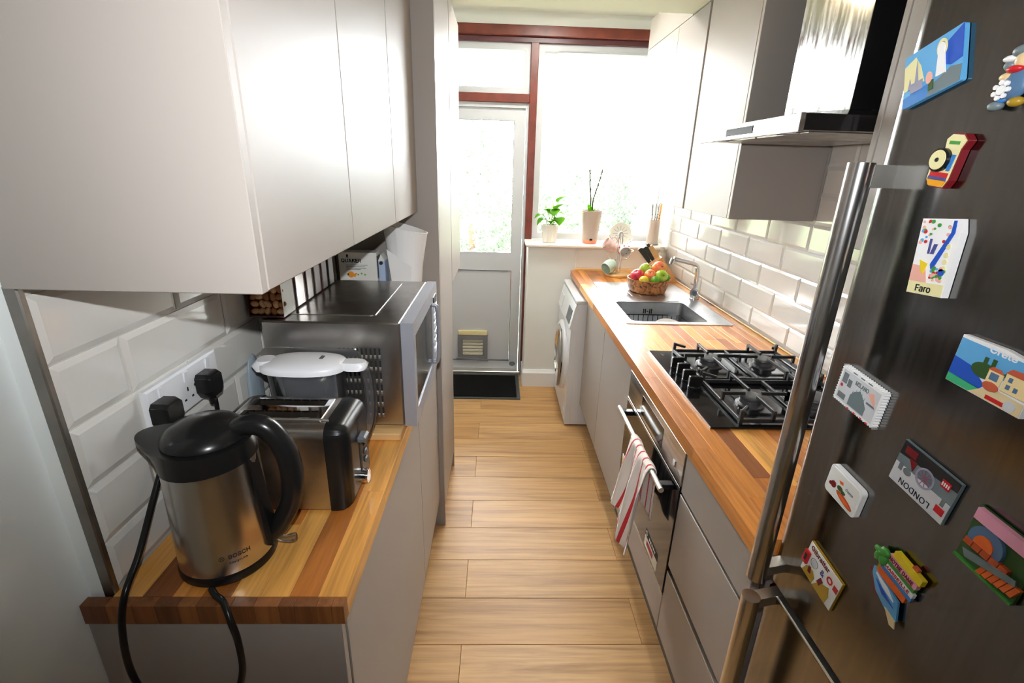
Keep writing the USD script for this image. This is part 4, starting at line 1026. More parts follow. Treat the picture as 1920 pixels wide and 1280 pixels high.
# ------------------------------------------------------------------ knife block with knives
t = Thing("knife_block", "wooden block leaning back with black-handled knives behind the fruit bowl", "knife block", (1.08, 3.13, ZW))
dirn = np.array([-.62, .0, .785]); dirn /= np.linalg.norm(dirn)       # way the handles point
per = np.array([.785, 0, .62])
O = np.array([1.118, 3.11, ZW + .001])
def blk(a, b, w0, w1, s0, s1):
    return hull([O + per * (p - .05) + dirn * s + [0, y, 0] for p in (a, b) for y in (w0, w1) for s in (s0, s1)])
low = hull([[1.05, 3.065, ZW + .001], [1.165, 3.065, ZW + .001], [1.05, 3.155, ZW + .001], [1.165, 3.155, ZW + .001]] + [list(O + per * p + dirn * s + [0, y, 0]) for p, s in ((-.055, .17), (.045, .17), (.045, .02)) for y in (-.045, .045)])
t.add("block", low, "block_wood", False)
for i, (p, y, L, mm) in enumerate(((-.035, -.018, .115, 0), (-.008, -.022, .105, 0), (.02, .010, .09, 1), (-.02, .022, .10, 0))):
    b0 = O + per * p + dirn * .171 + [0, y, 0]
    Thing_ = Thing("knife", ["large black-handled knife nearest the mug tree in the block", "black-handled knife second from the left in the wooden block", "broad steel cleaver-like blade handle at the right of the block", "black-handled knife at the back of the block"][i], "knife", b0)
    sec = lambda s, w, h: [b0 + dirn * s + per * a * h + np.array([0, c * w, 0]) for a in (-1, 1) for c in (-1, 1)]
    if mm == 0:
        Thing_.add("handle", cat(hull(sec(.012, .007, .010) + sec(L * .55, .008, .0125)), hull(sec(L * .55, .008, .0125) + sec(L, .008, .016)), hull(sec(L, .008, .016) + [q_ + per * -.006 for q_ in sec(L + .012, .007, .010)])), "knife_black", 30)
        Thing_.add("bolster", hull(sec(.0, .006, .010) + sec(.0119, .007, .0105)), "chrome", False)
    else:
        Thing_.add("handle", hull(sec(0, .005, .022) + sec(L, .005, .022)), "pale_wood", False)
        Thing_.add("bolster", hull(sec(L, .006, .009) + sec(L + .022, .006, .009)), "bark", False)

# ------------------------------------------------------------------ mug tree and mugs
MC = np.array([.812, 3.235, ZW + .001])
t = Thing("mug_tree", "wire mug tree on a round wooden base at the far corner of the worktop", "mug tree", MC)
t.add("base", solid([(.078, 0), (.082, .004), (.082, .014), (.078, .018)], MC, 44), "pale_wood")
for s_ in (-1, 1):
    t.add("wire", tube([MC + [s_ * .014, 0, .018], MC + [s_ * .014, 0, .19], MC + [s_ * .012, 0, .275], MC + [s_ * .004, 0, .292], MC + [0, 0, .294]], .0045, 8), "chrome", True)
t.add("wire", tube([MC + [0, .012, .018], MC + [0, .012, .20], MC + [0, .008, .29]], .0035, 8), "chrome", True)
for a, z in ((178, .105), (176, .235), (5, .11), (2, .215), (95, .235), (265, .17)):
    dx, dy_ = math.cos(math.radians(a)), math.sin(math.radians(a))
    t.add("hook", tube(spline([MC + [dx * .012, dy_ * .012, z], MC + [dx * .045, dy_ * .045, z + .002], MC + [dx * .068, dy_ * .068, z + .018], MC + [dx * .078, dy_ * .078, z + .034]], 5), .0026, 8), "chrome", True)
def mug(c, r, h, M, m_in, m_out, lb, cat_="mug", belly=0.):
    q = Thing("mug" if cat_ == "mug" else cat_, lb, cat_, np.array(c))
    pr = [(0, 0), (r * .8, 0), (r * (.9 + belly), h * .2), (r * (1 + belly), h * .55), (r, h), (r * .94, h), (r * (.94 + belly), h * .55), (r * .82, h * .12), (0, h * .1)]
    q.add("cup", move(lathe(pr, (0, 0, -h / 2), 36), M, c), m_out, 50)
    q.add("handle", move(tube(spline([(r * .97, 0, h * .30), (r * 1.45, 0, h * .25), (r * 1.62, 0, -.02 * h), (r * 1.4, 0, -h * .25), (r * .95, 0, -h * .28)], 6), .0045, 8), M, c), m_out, True)
    return q, M, c, r, h
mm = mug(MC + [-.062, -.020, .068], .040, .078, rot([0, 0, 1], 215) @ rot([0, 1, 0], 112), "mug_white", "enamel_mint", "pale mint mug hanging low on the mug tree", belly=.12)
mm[0].add("foot", move(solid([(.024, -.0015), (.026, -.0005)], (0, 0, -.039), 28), mm[1], mm[2]), "mug_white")
m2_ = mug(MC + [-.066, .004, .200], .040, .080, rot([0, 1, 0], -58), "mug_white", "mug_pink", "pale pink mug hanging high on the left of the mug tree")
m3 = mug(MC + [.018, -.055, .180], .036, .076, rot([1, 0, 0], 100), "mug_white", "mug_white", "white mug with a red pattern on the front of the mug tree")
for q in range(7):
    a = q * .9
    m3[0].add("print", move(ball((.0362 * math.cos(a), .0362 * math.sin(a), -.01 + .012 * (q % 3)), (.007, .007, .007), 1), m3[1], m3[2]), "red_pattern", True)
t = Thing("plate", "round white dial-like plate with radiating lines propped on the sill behind the mug tree", "plate", (.845, 3.44, 1.092))
PCc = np.array([.858, 3.452, 1.170]); PM = rot([1, 0, 0], 82)
t.add("disc", move(lathe([(0, 0), (.060, 0), (.074, .008), (.077, .012), (.074, .014), (.058, .006), (0, .005)], (0, 0, 0), 48), PM, PCc), "plate_glaze", 40)
for q in range(12):
    a = q * math.pi / 6
    t.add("line", move(hull([[r_ * math.cos(a) - s_ * .001 * math.sin(a), r_ * math.sin(a) + s_ * .001 * math.cos(a), z] for r_ in (.022, .054) for s_ in (-1, 1) for z in (.0045, .0064)]), PM, PCc), "ink_grey", False)
t.add("boss", move(solid([(.014, .0051), (.012, .009), (.006, .011)], (0, 0, 0), 24), PM, PCc), "mug_white")

# glass bottle in the corner
t = Thing("bottle", "small frosted glass bottle in the corner behind the knife block", "bottle", (1.135, 3.33, ZW + .001))
t.add("glass", solid([(.030, 0), (.032, .004), (.032, .12), (.026, .138), (.013, .150), (.013, .165)], (1.135, 3.34, ZW + .001), 30), "bottle_glass")
t.add("cap", solid([(.0145, .1655), (.0145, .185), (.013, .187)], (1.135, 3.34, ZW + .001), 24), "alu")

# ------------------------------------------------------------------ window sill: plants and utensils
SZ = 1.0922
def leaf(base, tip, w, drop, m_, th, nm_="leaf", curl=.25, heart=True):
    b, e = np.array(base, float), np.array(tip, float)
    d = e - b; L = np.linalg.norm(d); d /= L
    s_ = np.cross(d, [0, 0, 1.]); s_ /= np.linalg.norm(s_) + 1e-9
    u_ = np.cross(s_, d)
    n_ = 11; V, F = [], []
    for i in range(n_):
        t_ = i / (n_ - 1)
        ww = w * (math.sin(math.pi * min(1, t_ * .96 + .04) ** (.62 if heart else .85)) ** .8) if i < n_ - 1 else .0005
        c = b + d * L * t_ - u_ * drop * t_ * t_ + u_ * drop * .4 * math.sin(math.pi * t_)
        for k_ in (-1, -.5, 0, .5, 1):
            V.append(c + s_ * k_ * ww + u_ * (curl * ww * abs(k_) ** 1.5 + .03 * ww * math.sin(t_ * 9)))
    for i in range(n_ - 1):
        for k_ in range(4):
            a = i * 5 + k_
            F += [[a, a + 1, a + 6], [a, a + 6, a + 5]]
    V = np.array(V); m0 = trimesh.Trimesh(V, F, process=False)
    V2 = V - m0.vertex_normals * .0006
    N = len(V); F2 = [[f[0] + N, f[2] + N, f[1] + N] for f in F]
    ed = [0, 1, 2, 3, 4] + [i * 5 + 4 for i in range(1, n_)] + [(n_ - 1) * 5 + k_ for k_ in (3, 2, 1, 0)] + [i * 5 for i in range(n_ - 2, 0, -1)]
    F3 = []
    for a, c in zip(ed, ed[1:] + ed[:1]): F3 += [[a, a + N, c + N], [a, c + N, c]]
    th.add(nm_, tri(np.vstack([V, V2]), F + F2 + F3), m_, True)
PC = np.array([.362, 3.50, SZ])
t = Thing("potted_plant", "bright green leafy plant in a fluted white pot at the left end of the sill", "plant", PC)
n_ = 72
def flute(r, z, amp=.03):
    return np.array([[PC[0] + r * (1 + amp * math.cos(14 * 2 * math.pi * q / n_)) * math.cos(2 * math.pi * q / n_), PC[1] + r * (1 + amp * math.cos(14 * 2 * math.pi * q / n_)) * math.sin(2 * math.pi * q / n_), PC[2] + z] for q in range(n_)])
t.add("pot", loft([flute(.045, 0, .01), flute(.048, .004), flute(.061, .122), flute(.0575, .122, .01), flute(.055, .104, .01)]), "pot_white", 60)
t.add("soil", solid([(.054, .1042), (.05, .110), (.03, .113)], PC, 28), "soil")
L1 = [((-.02, -.02, .12), (-.055, -.03, .19), (-.118, -.05, .176), .024), ((.0, -.01, .12), (-.025, -.02, .215), (-.085, -.055, .232), .034), ((.01, -.01, .12), (.0, -.03, .225), (.012, -.10, .20), .032), ((.02, .0, .12), (.035, -.02, .225), (.085, -.05, .275), .034),
      ((.015, .01, .12), (.05, .01, .275), (.098, -.01, .325), .036), ((.02, -.02, .12), (.045, -.035, .175), (.062, -.07, .13), .030), ((-.02, -.01, .12), (-.045, -.03, .165), (-.10, -.05, .128), .025), ((.0, .02, .12), (.02, .0, .19), (.04, -.05, .245), .03),
      ((.02, .02, .12), (.05, .02, .20), (.095, .03, .20), .028), ((0, 0, .12), (-.01, -.04, .15), (.0, -.07, .145), .022), ((.01, -.02, .12), (.035, -.05, .15), (.05, -.08, .165), .024)]
for a, b, c, w_ in L1:
    st = spline([PC + a, (PC + a + PC + b) / 2 + [.004, 0, .01], PC + b], 6)
    t.add("stalk", tube(st, .0022, 6), "stem_green", True)
    leaf(PC + b, PC + c, w_ * 1.6, .012, "leaf_bright", t)
for a, c in (((-.01, 0, .12), (-.040, -.01, .255)), ((.0, .0, .12), (.012, -.02, .275))):
    t.add("flower_spike", tube(spline([PC + a, PC + (np.array(a) + c) / 2 + [.006, 0, 0], PC + c], 6), [.0016] * 9 + [.004, .0052, .0045, .002], 8), "leaf_pale", True)
# orchid
OC = np.array([.652, 3.50, SZ])
t = Thing("orchid_pot", "tall taupe self-watering pot with two bare orchid stems on the sill", "plant", OC)
t.add("water_tray", solid([(.050, 0), (.052, .003), (.0545, .028)], OC, 44), "pot_salmon")
t.add("pot", lathe([(.0, .0285), (.0545, .0285), (.073, .222), (.0735, .227), (.070, .227), (.066, .205), (0, .204)], OC, 48), "pot_taupe", 40)
t.add("water_gauge", bx(OC[0] - .010, OC[0] + .010, OC[1] - .0605, OC[1] - .052, SZ + .024, SZ + .037, .002), "black_plastic")
t.add("bark", solid([(.065, .2052), (.05, .212), (.02, .214)], OC, 28), "soil")
for pts in ([(-.012, 0, .21), (-.014, -.005, .30), (-.028, -.008, .40), (-.034, -.01, .47), (-.040, -.012, .495)], [(.006, 0, .21), (.003, 0, .29), (.022, .0, .37), (.040, .0, .44), (.052, .0, .50)]):
    s_ = spline([OC + p for p in pts], 6)
    t.add("stem", tube(s_, np.linspace(.0045, .0032, len(s_)), 8), "stem_dark", True)
    for q in (10, 14, 18, 22):
        t.add("bud_scar", ball(s_[q] + [.003, 0, .002], (.005, .005, .006), 1), "stem_dark", True)
for b, e, w_, mm_ in (((-.012, -.01, .21), (-.030, -.035, .275), .019, "leaf_bright"), ((.0, -.01, .21), (.022, -.04, .245), .018, "leaf_bright"), ((-.02, -.03, .215), (-.135, -.05, .208), .024, "leaf_pale"), ((.012, .01, .21), (.045, .02, .255), .016, "leaf_bright")):
    leaf(OC + b, OC + e, w_, .012, mm_, t, heart=False)
# utensil holder
UC = np.array([1.106, 3.50, SZ])
t = Thing("utensil_pot", "taupe cylinder pot at the right end of the sill holding steel-handled knives", "utensil pot", UC)
t.add("pot", lathe([(0, 0), (.042, 0), (.044, .004), (.040, .030), (.037, .168), (.0345, .168), (.0345, .02), (0, .019)], UC, 40), "pot_taupe", 40)
t.add("base_ring", lathe([(.0445, .0), (.0465, .002), (.0465, .008), (.0425, .012), (.0425, 0), (.0445, 0)], UC, 40), "trim_metal")
for i, (dx, dy_, tx, ty, L) in enumerate(((-.018, -.012, -.014, -.01, .118), (-.004, -.020, -.004, -.008, .125), (.010, -.014, .004, -.006, .120), (.022, -.004, .012, .0, .115), (-.012, .014, -.008, .006, .10))):
    q = Thing("table_knife", ["steel-handled knife at the left of the sill pot", "steel-handled knife at the front of the sill pot", "steel-handled knife right of centre in the sill pot", "wooden-handled knife at the right of the sill pot", "steel-handled knife at the back of the sill pot"][i], "knife", UC + [dx, dy_, .1])
    a = UC + np.array([dx, dy_, .06]); b = UC + np.array([dx + tx, dy_ + ty, .168 + L])
    q.add("handle", tube([a + (b - a) * u_ for u_ in (.48, .52, .7, .9, .97, 1)], [.0045, .0065, .0055, .0072, .0068, .003], 12), "block_wood" if i == 3 else "chrome", True)
    q.add("blade", tube([a, a + (b - a) * .25, a + (b - a) * .479], [.002, .004, .0045], 8), "chrome", True)
    for u_ in (.56, .66): q.add("rivet", ball(a + (b - a) * u_ + [0, -.0058, 0], (.0028, .0016, .0028), 1), "black_gloss", True)

# ------------------------------------------------------------------ door mat
t = Thing("door_mat", "black ribbed door mat with a grey edge in front of the back door", "mat", (-.1, 3.4, .0006))
t.add("border", prism(sbox(-.56, 3.158, .178, 3.598).difference(sbox(-.535, 3.183, .152, 3.573)), "z", .0006, .0075), "mat_edge", False)
t.add("pile", bx(-.534, .151, 3.184, 3.572, .0006, .011, .001), "rubber_mat", False)

# ------------------------------------------------------------------ fridge magnets (laid out in their own plane: u to the right, v up, w out from the door)
class Magnet(Thing):
    def __init__(s, name, label, y, z, turn=0.):
        c, n_ = math.cos(math.radians(turn)), math.sin(math.radians(turn))
        U = np.array([0, -c, n_]); Vv = np.array([0, n_, c]); Wn = np.array([-1., 0, 0])
        super().__init__(name, label, "fridge magnet", (FX - .0003, y, z), M=np.stack([U, Vv, Wn], 1))
    def plate(s, poly, w0, w1, m_, nm_="base", under=None, b=0.):
        g_ = polys(poly)
        if len(g_) in (2, 3, 4):       # a few separate pieces: a part each
            return [s.add(nm_, prism(q, "z", w0, w1), m_, False, under=under) for q in g_][0]
        return s.add(nm_, prism(poly, "z", w0, w1), m_, False, under=under)
    def text(s, txt, u, v, h, w, m_="ink", turn=0, bold=True, under=None, fit=None):
        q = meshkit.text_mesh(txt, h, .0005, bold)
        if fit: q = move(q, np.diag([fit / np.ptp(np.array(q.vertices)[:, 0]), 1, 1]))
        s.add("lettering", move(q, rot([0, 0, 1], turn), (u, v, w)), m_, False, under=under)
    def pad(s): s.plate(rrect(-.015, .015, -.012, .012, .003), 0, .003, "black_matt", "magnet_pad")
P_ = lambda *a: Polygon(a)
# 1 grotto plaque
g = Magnet("fridge_magnet", "blue plaque magnet of a grotto, statue and spire, high on the fridge door", .666, 1.7145, 17)
b = g.plate(rrect(-.041, .041, -.033, .033, .003), .0005, .006, "print_sky_blue"); F_ = .0061
g.plate(P_((-.041, -.033), (.004, -.033), (-.004, -.016), (-.041, -.020)), F_, F_ + .0004, "print_azure", "print")
g.plate(P_((-.0405, -.012), (-.0405, .020), (-.024, .026), (-.016, .012), (-.010, -.010)), F_, F_ + .0003, "print_cream", "print")
g.plate(unary_union([P_((-.024, -.010), (-.021, .021), (-.018, -.010)), sbox(-.030, -.018, -.012, -.006), P_((-.034, -.012), (-.031, .002), (-.028, -.012))]), F_ + .0004, F_ + .001, "print_purple_grey", "print", )
g.plate(P_((.008, .016), (.0405, .0325), (.0405, -.006), (.026, -.008), (.018, -.004)), F_, F_ + .0003, "print_deep_blue", "print")
g.plate(P_((-.006, -.0325), (.038, -.032), (.040, -.014), (.026, -.010), (.012, -.016), (.0, -.020)), F_, F_ + .0005, "print_slate", "print")
g.plate(unary_union([affinity.scale(Point(.014, .017).buffer(.006, quad_segs=6), .8, 1.2), P_((.010, .012), (.018, .012), (.0205, -.014), (.008, -.014))]), F_ + .0005, F_ + .0025, "print_white", "figure")
g.plate(affinity.scale(Point(.014, .018).buffer(.0085), .8, 1.25).difference(affinity.scale(Point(.014, .017).buffer(.0065), .8, 1.25)), F_ + .0005, F_ + .0016, "print_cream", "halo")
g.plate(unary_union([affinity.scale(Point(-.002, -.010).buffer(.006), .7, 1.2)]), F_ + .0006, F_ + .002, "print_blush", "figure")
g.plate(rrect(-.003, .004, -.026, -.014, .001), F_ + .0006, F_ + .0014, "print_tree_green", "print")
# 2 Faro tile
g = Magnet("fridge_magnet", "upright magnet lettered Faro with a flowery street scene and white edge", .577, 1.4955, 5)
g.plate(P_((-.028, -.046), (.024, -.046), (.028, .030), (.024, .046), (-.028, .046)), .0005, .0085, "print_white"); F_ = .0086
g.plate(sbox(-.0275, -.0455, .0225, -.031), F_, F_ + .0004, "print_cream", "print")
g.text("Faro", -.016, -.0425, .008, F_ + .0004, "ink", fit=.022)
g.plate(P_((-.0275, -.031), (-.002, -.031), (-.008, -.012), (-.0275, -.010)), F_, F_ + .0004, "print_blush", "print")
g.plate(P_((.0, -.014), (.0035, -.012), (.021, .030), (.020, .044), (.0165, .044), (.016, .030), (-.002, -.008)), F_ + .0002, F_ + .001, "print_deep_blue", "print")
g.plate(P_((-.018, -.004), (-.006, -.008), (-.009, -.021), (-.013, -.018)), F_ + .0002, F_ + .001, "print_yellow", "print")
g.plate(unary_union([sbox(-.010, .004, -.007, .022), P_((-.006, .004), (-.001, .004), (.002, .016), (-.003, .016))]), F_ + .0002, F_ + .0008, "print_indigo", "print")
rm = random.Random(8)
for c_, nn in (("print_red", 12), ("print_blush", 16), ("print_leaf", 14), ("print_sky_blue", 8)):
    cl = []
    for q in range(nn):
        u_ = rm.uniform(-.025, .014); v_ = rm.choice([rm.uniform(.016, .043), rm.uniform(-.027, -.012)])
        if v_ < 0: u_ = rm.uniform(.0, .020)
        cl.append(Point(u_, v_).buffer(rm.uniform(.0012, .0026), quad_segs=3))
    g.plate(unary_union(cl), F_ + .0001 * nn / 8, F_ + .0006 + .00005 * nn, c_, "print")
for v_ in (.004, -.004, -.012, .014): g.plate(Point(.0165, v_).buffer(.0032, quad_segs=4), F_, F_ + .0009, "print_cream", "print")
g.plate(Point(.0155, -.0165).buffer(.0042, quad_segs=5), F_ + .0003, F_ + .0014, "print_deep_blue", "print")
# 3 clay skier
g = Magnet("fridge_magnet", "painted clay figure magnet with cap, red scarf and snow boots at the frame's right edge", .553, 1.685, 0)
g.pad()
ck = lambda c, r, m_, nm_: g.add(nm_, ball(c, r, 2), m_, True)
ck((.006, -.004, .008), (.014, .016, .007), "print_steel_blue", "body"); ck((.008, .017, .009), (.009, .009, .007), "print_skin", "head")
ck((.004, .026, .009), (.011, .006, .007), "print_slate", "cap"); ck((-.009, .021, .008), (.0085, .0035, .004), "print_white", "cap_brim"); ck((-.010, .015, .006), (.006, .005, .004), "print_slate", "cap_tassel")
ck((.004, .009, .012), (.009, .004, .006), "print_red", "scarf"); ck((-.004, .003, .010), (.0085, .0045, .005), "print_skin", "arm")
ck((-.009, -.024, .008), (.008, .005, .006), "print_slate", "boot"); ck((.012, -.022, .008), (.008, .005, .006), "print_ochre", "boot"); ck((-.004, -.018, .009), (.006, .004, .004), "print_azure", "boot_cuff")
fl_ = unary_union([Point(.0, -.010).buffer(.0045)] + [Point(.0075 * math.cos(a), -.010 + .0075 * math.sin(a)).buffer(.0024) for a in np.linspace(0, 2 * np.pi, 8)[:-1]])
g.plate(fl_, .0155, .0175, "print_white", "flower")
# 4 cream clay magnet with a disc
g = Magnet("fridge_magnet", "cream clay magnet with a raised round dial over red, blue and yellow stripes", .601, 1.606, -6)
sh = P_((-.016, -.022), (-.010, -.029), (.010, -.029), (.014, -.020), (.015, .014), (.019, .024), (.012, .030), (-.002, .030), (-.008, .024), (-.006, .014), (-.018, .004)).buffer(.001)
g.plate(sh, .0005, .010, "print_wine", "base"); g.plate(sh.buffer(-.0014), .0101, .0115, "print_cream", "front")
g.plate(P_((-.0135, -.0215), (-.010, -.028), (.010, -.028), (.0135, -.0215)), .0116, .0126, "print_amber", "stripe"); g.plate(sbox(-.0135, -.0214, .0125, -.0178), .0116, .0126, "print_indigo", "stripe"); g.plate(sbox(-.0125, -.0177, .0125, -.0125), .0116, .0126, "print_red", "stripe")
g.add("dial", solid([(.0135, .0116), (.0135, .0155), (.0122, .0168)], (-.004, .001, 0), 32), "black_gloss"); g.add("dial_face", solid([(.0112, .0169), (.0108, .0176)], (-.004, .001, 0), 30), "print_cream"); g.add("dial_hub", solid([(.0026, .0177), (.002, .0188)], (-.004, .001, 0), 16), "ink")
g.plate(P_((.008, -.010), (.0125, -.010), (.0135, .008), (.009, .008)), .0116, .013, "print_azure", "panel"); g.plate(sbox(-.002, .019, .012, .0225), .0116, .0122, "print_leaf", "print")
# 5 seaside
g = Magnet("fridge_magnet", "colourful magnet of a blue bay and orange-roofed houses at the frame's right edge", .4665, 1.389, -3)
g.plate(P_((-.044, -.028), (.044, -.029), (.044, .026), (.006, .031), (-.044, .029)), .0005, .007, "print_white"); F_ = .0071
g.plate(sbox(-.0435, .0, .0435, .0255), F_, F_ + .0003, "print_sky_blue", "print")
g.plate(P_((-.0435, -.018), (-.0435, .003), (-.020, .0), (.0, -.014), (-.004, -.020)), F_ + .0003, F_ + .0006, "print_deep_blue", "print")
g.plate(P_((-.0435, -.0275), (-.0435, -.018), (-.004, -.0195), (-.002, -.026), (-.014, -.0275)), F_ + .0003, F_ + .0006, "print_sea_green", "print")
g.plate(P_((-.014, -.0275), (.0435, -.0285), (.0435, -.014), (.006, -.012)), F_ + .0003, F_ + .0007, "print_sand", "print")
g.plate(unary_union([affinity.scale(Point(-.006, .001).buffer(.012), 1.2, .7), sbox(-.010, .0, -.006, .016), sbox(-.001, .0, .003, .017), P_((.010, .004), (.030, .016), (.0435, .018), (.0435, .004))]), F_ + .0006, F_ + .0016, "print_tree_green", "print")
g.plate(unary_union([sbox(.0, -.008, .016, .006), sbox(.018, -.010, .043, .010)]), F_ + .0016, F_ + .0024, "print_wall_cream", "house")
g.plate(unary_union([P_((-.001, .006), (.0165, .006), (.012, .010), (.003, .010)), P_((.017, .010), (.0435, .010), (.040, .017), (.022, .016)), affinity.scale(Point(.008, -.011).buffer(.008), 1.1, .6)]), F_ + .0024, F_ + .003, "print_roof_red", "roof")
g.plate(unary_union([sbox(.003, -.004, .012, .004), sbox(.022, -.006, .026, -.001), sbox(.030, -.006, .034, -.001), sbox(.022, .002, .026, .007)]), F_ + .0024, F_ + .0028, "print_steel_blue", "window_print")
g.text("Crete", -.010, .0225, .0072, F_ + .0004, "print_white", fit=.030)
g.plate(sbox(.006, -.026, .026, -.0215), F_ + .0008, F_ + .0012, "print_red", "print"); g.plate(Point(.032, -.022).buffer(.006), F_ + .0008, F_ + .0014, "print_pale_grey", "print")
# 6 Milano stamp
g = Magnet("fridge_magnet", "white stamp-edged magnet lettered MILANO with a grey cathedral", .628, 1.2845, -5)
ed = sbox(-.044, -.029, .044, .029)
nib = [Point(u_, s_ * .029).buffer(.0016, quad_segs=3) for u_ in np.linspace(-.042, .042, 19) for s_ in (-1, 1)] + [Point(s_ * .044, v_).buffer(.0016, quad_segs=3) for v_ in np.linspace(-.027, .027, 13) for s_ in (-1, 1)]
g.plate(ed.difference(unary_union(nib)), .0005, .0095, "print_white"); F_ = .0096
g.plate(sbox(-.039, -.024, .039, .024), F_, F_ + .0003, "print_pale_grey", "print")
g.text("MILANO", -.010, .0125, .0062, F_ + .0003, "ink_grey", fit=.027)
g.plate(unary_union([P_((-.012, -.022), (-.012, -.006), (-.006, .002), (.004, .008), (.014, .0), (.022, -.010), (.022, -.022))] + [P_((u_, -.01), (u_ + .001, v_), (u_ + .002, -.01)) for u_, v_ in ((-.010, .002), (-.004, .007), (.002, .012), (.008, .008), (.014, .004))]), F_ + .0003, F_ + .0008, "print_slate", "print")
g.plate(unary_union([sbox(-.036, .004, -.026, .020), sbox(-.024, .002, -.016, .014), sbox(-.036, -.021, -.020, -.012), sbox(.020, -.002, .036, .001)]), F_ + .0003, F_ + .0006, "ink_grey", "print")
g.plate(P_((.018, .014), (.028, .018), (.034, .008), (.036, .0), (.026, .006)), F_ + .0003, F_ + .0007, "print_blush", "print")
g.plate(unary_union([Point(-.034, -.001).buffer(.0026)] + [sbox(u_, -.0285, u_ + .004, -.0262) for u_ in (-.01, .004, .018, .030)]), F_ + .0003, F_ + .0007, "print_red", "print")
g.plate(unary_union([sbox(-.020, .026, -.012, .0275), sbox(-.004, .026, .004, .0275), sbox(.012, .026, .02, .0275)]), F_, F_ + .0005, "ink_grey", "print")
# 7 small rounded ivory magnet
g = Magnet("fridge_magnet", "small rounded ivory magnet with an orange and brown painted spray", .604, 1.1365, -5)
g.plate(rrect(-.035, .035, -.025, .025, .007), .0005, .0085, "print_white"); g.plate(rrect(-.032, .032, -.022, .022, .006), .0086, .0096, "card_white", "front"); F_ = .0097
g.plate(affinity.rotate(affinity.scale(Point(.010, -.012).buffer(.010), 1.9, .5), -12), F_, F_ + .0006, "print_brick", "print")
g.plate(affinity.rotate(affinity.scale(Point(.012, -.0125).buffer(.008), 1.8, .35), -12), F_ + .0006, F_ + .001, "print_orange", "print")
g.plate(unary_union([Point(-.018, -.004).buffer(.0055), Point(-.024, -.006).buffer(.003)]), F_, F_ + .0007, "print_wine", "print")
g.plate(unary_union([affinity.scale(Point(-.004, -.001).buffer(.005), 1.2, .8), affinity.scale(Point(.004, -.003).buffer(.004), 1.2, .7)]), F_ + .0001, F_ + .0006, "print_tree_green", "print")
g.plate(P_((-.010, .010), (-.002, .012), (.0, .008), (-.006, .006)), F_, F_ + .0005, "print_orange", "print")
g.text("Como", .006, .004, .0045, F_, "ink_grey", bold=False, fit=.016)
# 8 London
g = Magnet("fridge_magnet", "grey magnet lettered LONDON hung upside down with red bus and wheel", .497, 1.231, 174)
g.plate(sbox(-.043, -.031, .043, .031), .0005, .0045, "print_slate"); F_ = .0046
g.plate(sbox(-.0425, .002, .0425, .0305), F_, F_ + .0003, "print_pale_grey", "print")
g.plate(P_((-.0425, -.0305), (.0425, -.0305), (.0425, -.010), (-.0425, -.018)), F_, F_ + .0003, "ink", "print")
g.text("LONDON", -.022, .0185, .0078, F_ + .0004, "ink", bold=False, fit=.048)
g.plate(Point(-.002, -.004).buffer(.0135).difference(Point(-.002, -.004).buffer(.0108)), F_ + .0003, F_ + .0008, "print_purple_grey", "wheel")
g.plate(unary_union([LineString([(-.002, -.004), (-.002 + .011 * math.cos(a), -.004 + .011 * math.sin(a))]).buffer(.0004) for a in np.linspace(0, 2 * np.pi, 11)[:-1]]), F_ + .0003, F_ + .0006, "print_plum", "wheel")
g.plate(unary_union([sbox(.018, -.026, .036, -.016), P_((.014, -.014), (.026, -.014), (.016, .0))]), F_ + .0004, F_ + .0012, "print_wine", "print")
g.plate(unary_union([sbox(-.034, -.022, -.022, -.012), sbox(-.040, .012, -.028, .021)]), F_ + .0004, F_ + .0014, "print_red", "print")
g.plate(unary_union([sbox(-.033 + .0028 * q, -.0195, -.0315 + .0028 * q, -.0145) for q in range(4)]), F_ + .0014, F_ + .0017, "print_white", "print")
g.plate(unary_union([affinity.scale(Point(.022, .006).buffer(.006), 1, .8), sbox(.030, .0, .036, .010), sbox(-.036, .0, -.031, .010)]), F_ + .0003, F_ + .0008, "ink_grey", "print")
# 9 gilt-edged print by the handle
g = Magnet("fridge_magnet", "gilt-edged picture magnet with a red phone box by the fridge handle's lower end", .601, .973, -8)
g.plate(sbox(-.041, -.032, .041, .032), .0005, .0042, "print_ochre", "base"); g.plate(sbox(-.0405, -.0315, .0405, .0312), .0043, .0052, "card_white", "front"); F_ = .0053
g.text("Gibraltar", -.036, .0195, .0085, F_, "print_wine", fit=.048)
g.plate(rrect(-.043, -.030, -.014, .012, .002), F_, F_ + .003, "print_red", "phone_box"); g.plate(sbox(-.039, -.008, -.034, .006), F_ + .0031, F_ + .0035, "ink", "phone_box_glass")
g.plate(Point(-.018, .004).buffer(.0085).difference(Point(-.018, .004).buffer(.0078)), F_, F_ + .0004, "ink_grey", "print"); g.plate(Point(-.018, .004).buffer(.0065), F_, F_ + .0003, "print_pale_grey", "print")
g.plate(P_((-.036, -.031), (-.030, -.014), (-.014, -.010), (-.006, -.018), (-.008, -.031)), F_, F_ + .0006, "print_ochre", "print"); g.plate(P_((-.006, -.031), (.004, -.012), (.024, .0), (.030, -.014), (.028, -.031)), F_, F_ + .0008, "print_ochre", "print")
g.plate(unary_union([affinity.rotate(sbox(.002, -.016, .010, -.002), -20), affinity.rotate(sbox(-.024, -.02, -.018, -.008), 10)]), F_ + .0008, F_ + .0015, "print_wine", "figure"); g.text("&", -.002, .002, .010, F_, "print_indigo")
g.plate(Point(.020, .012).buffer(.0065).difference(Point(.020, .012).buffer(.004)), F_, F_ + .0008, "print_red", "print"); g.plate(sbox(.030, .006, .0395, .016), F_, F_ + .0005, "print_red", "print")
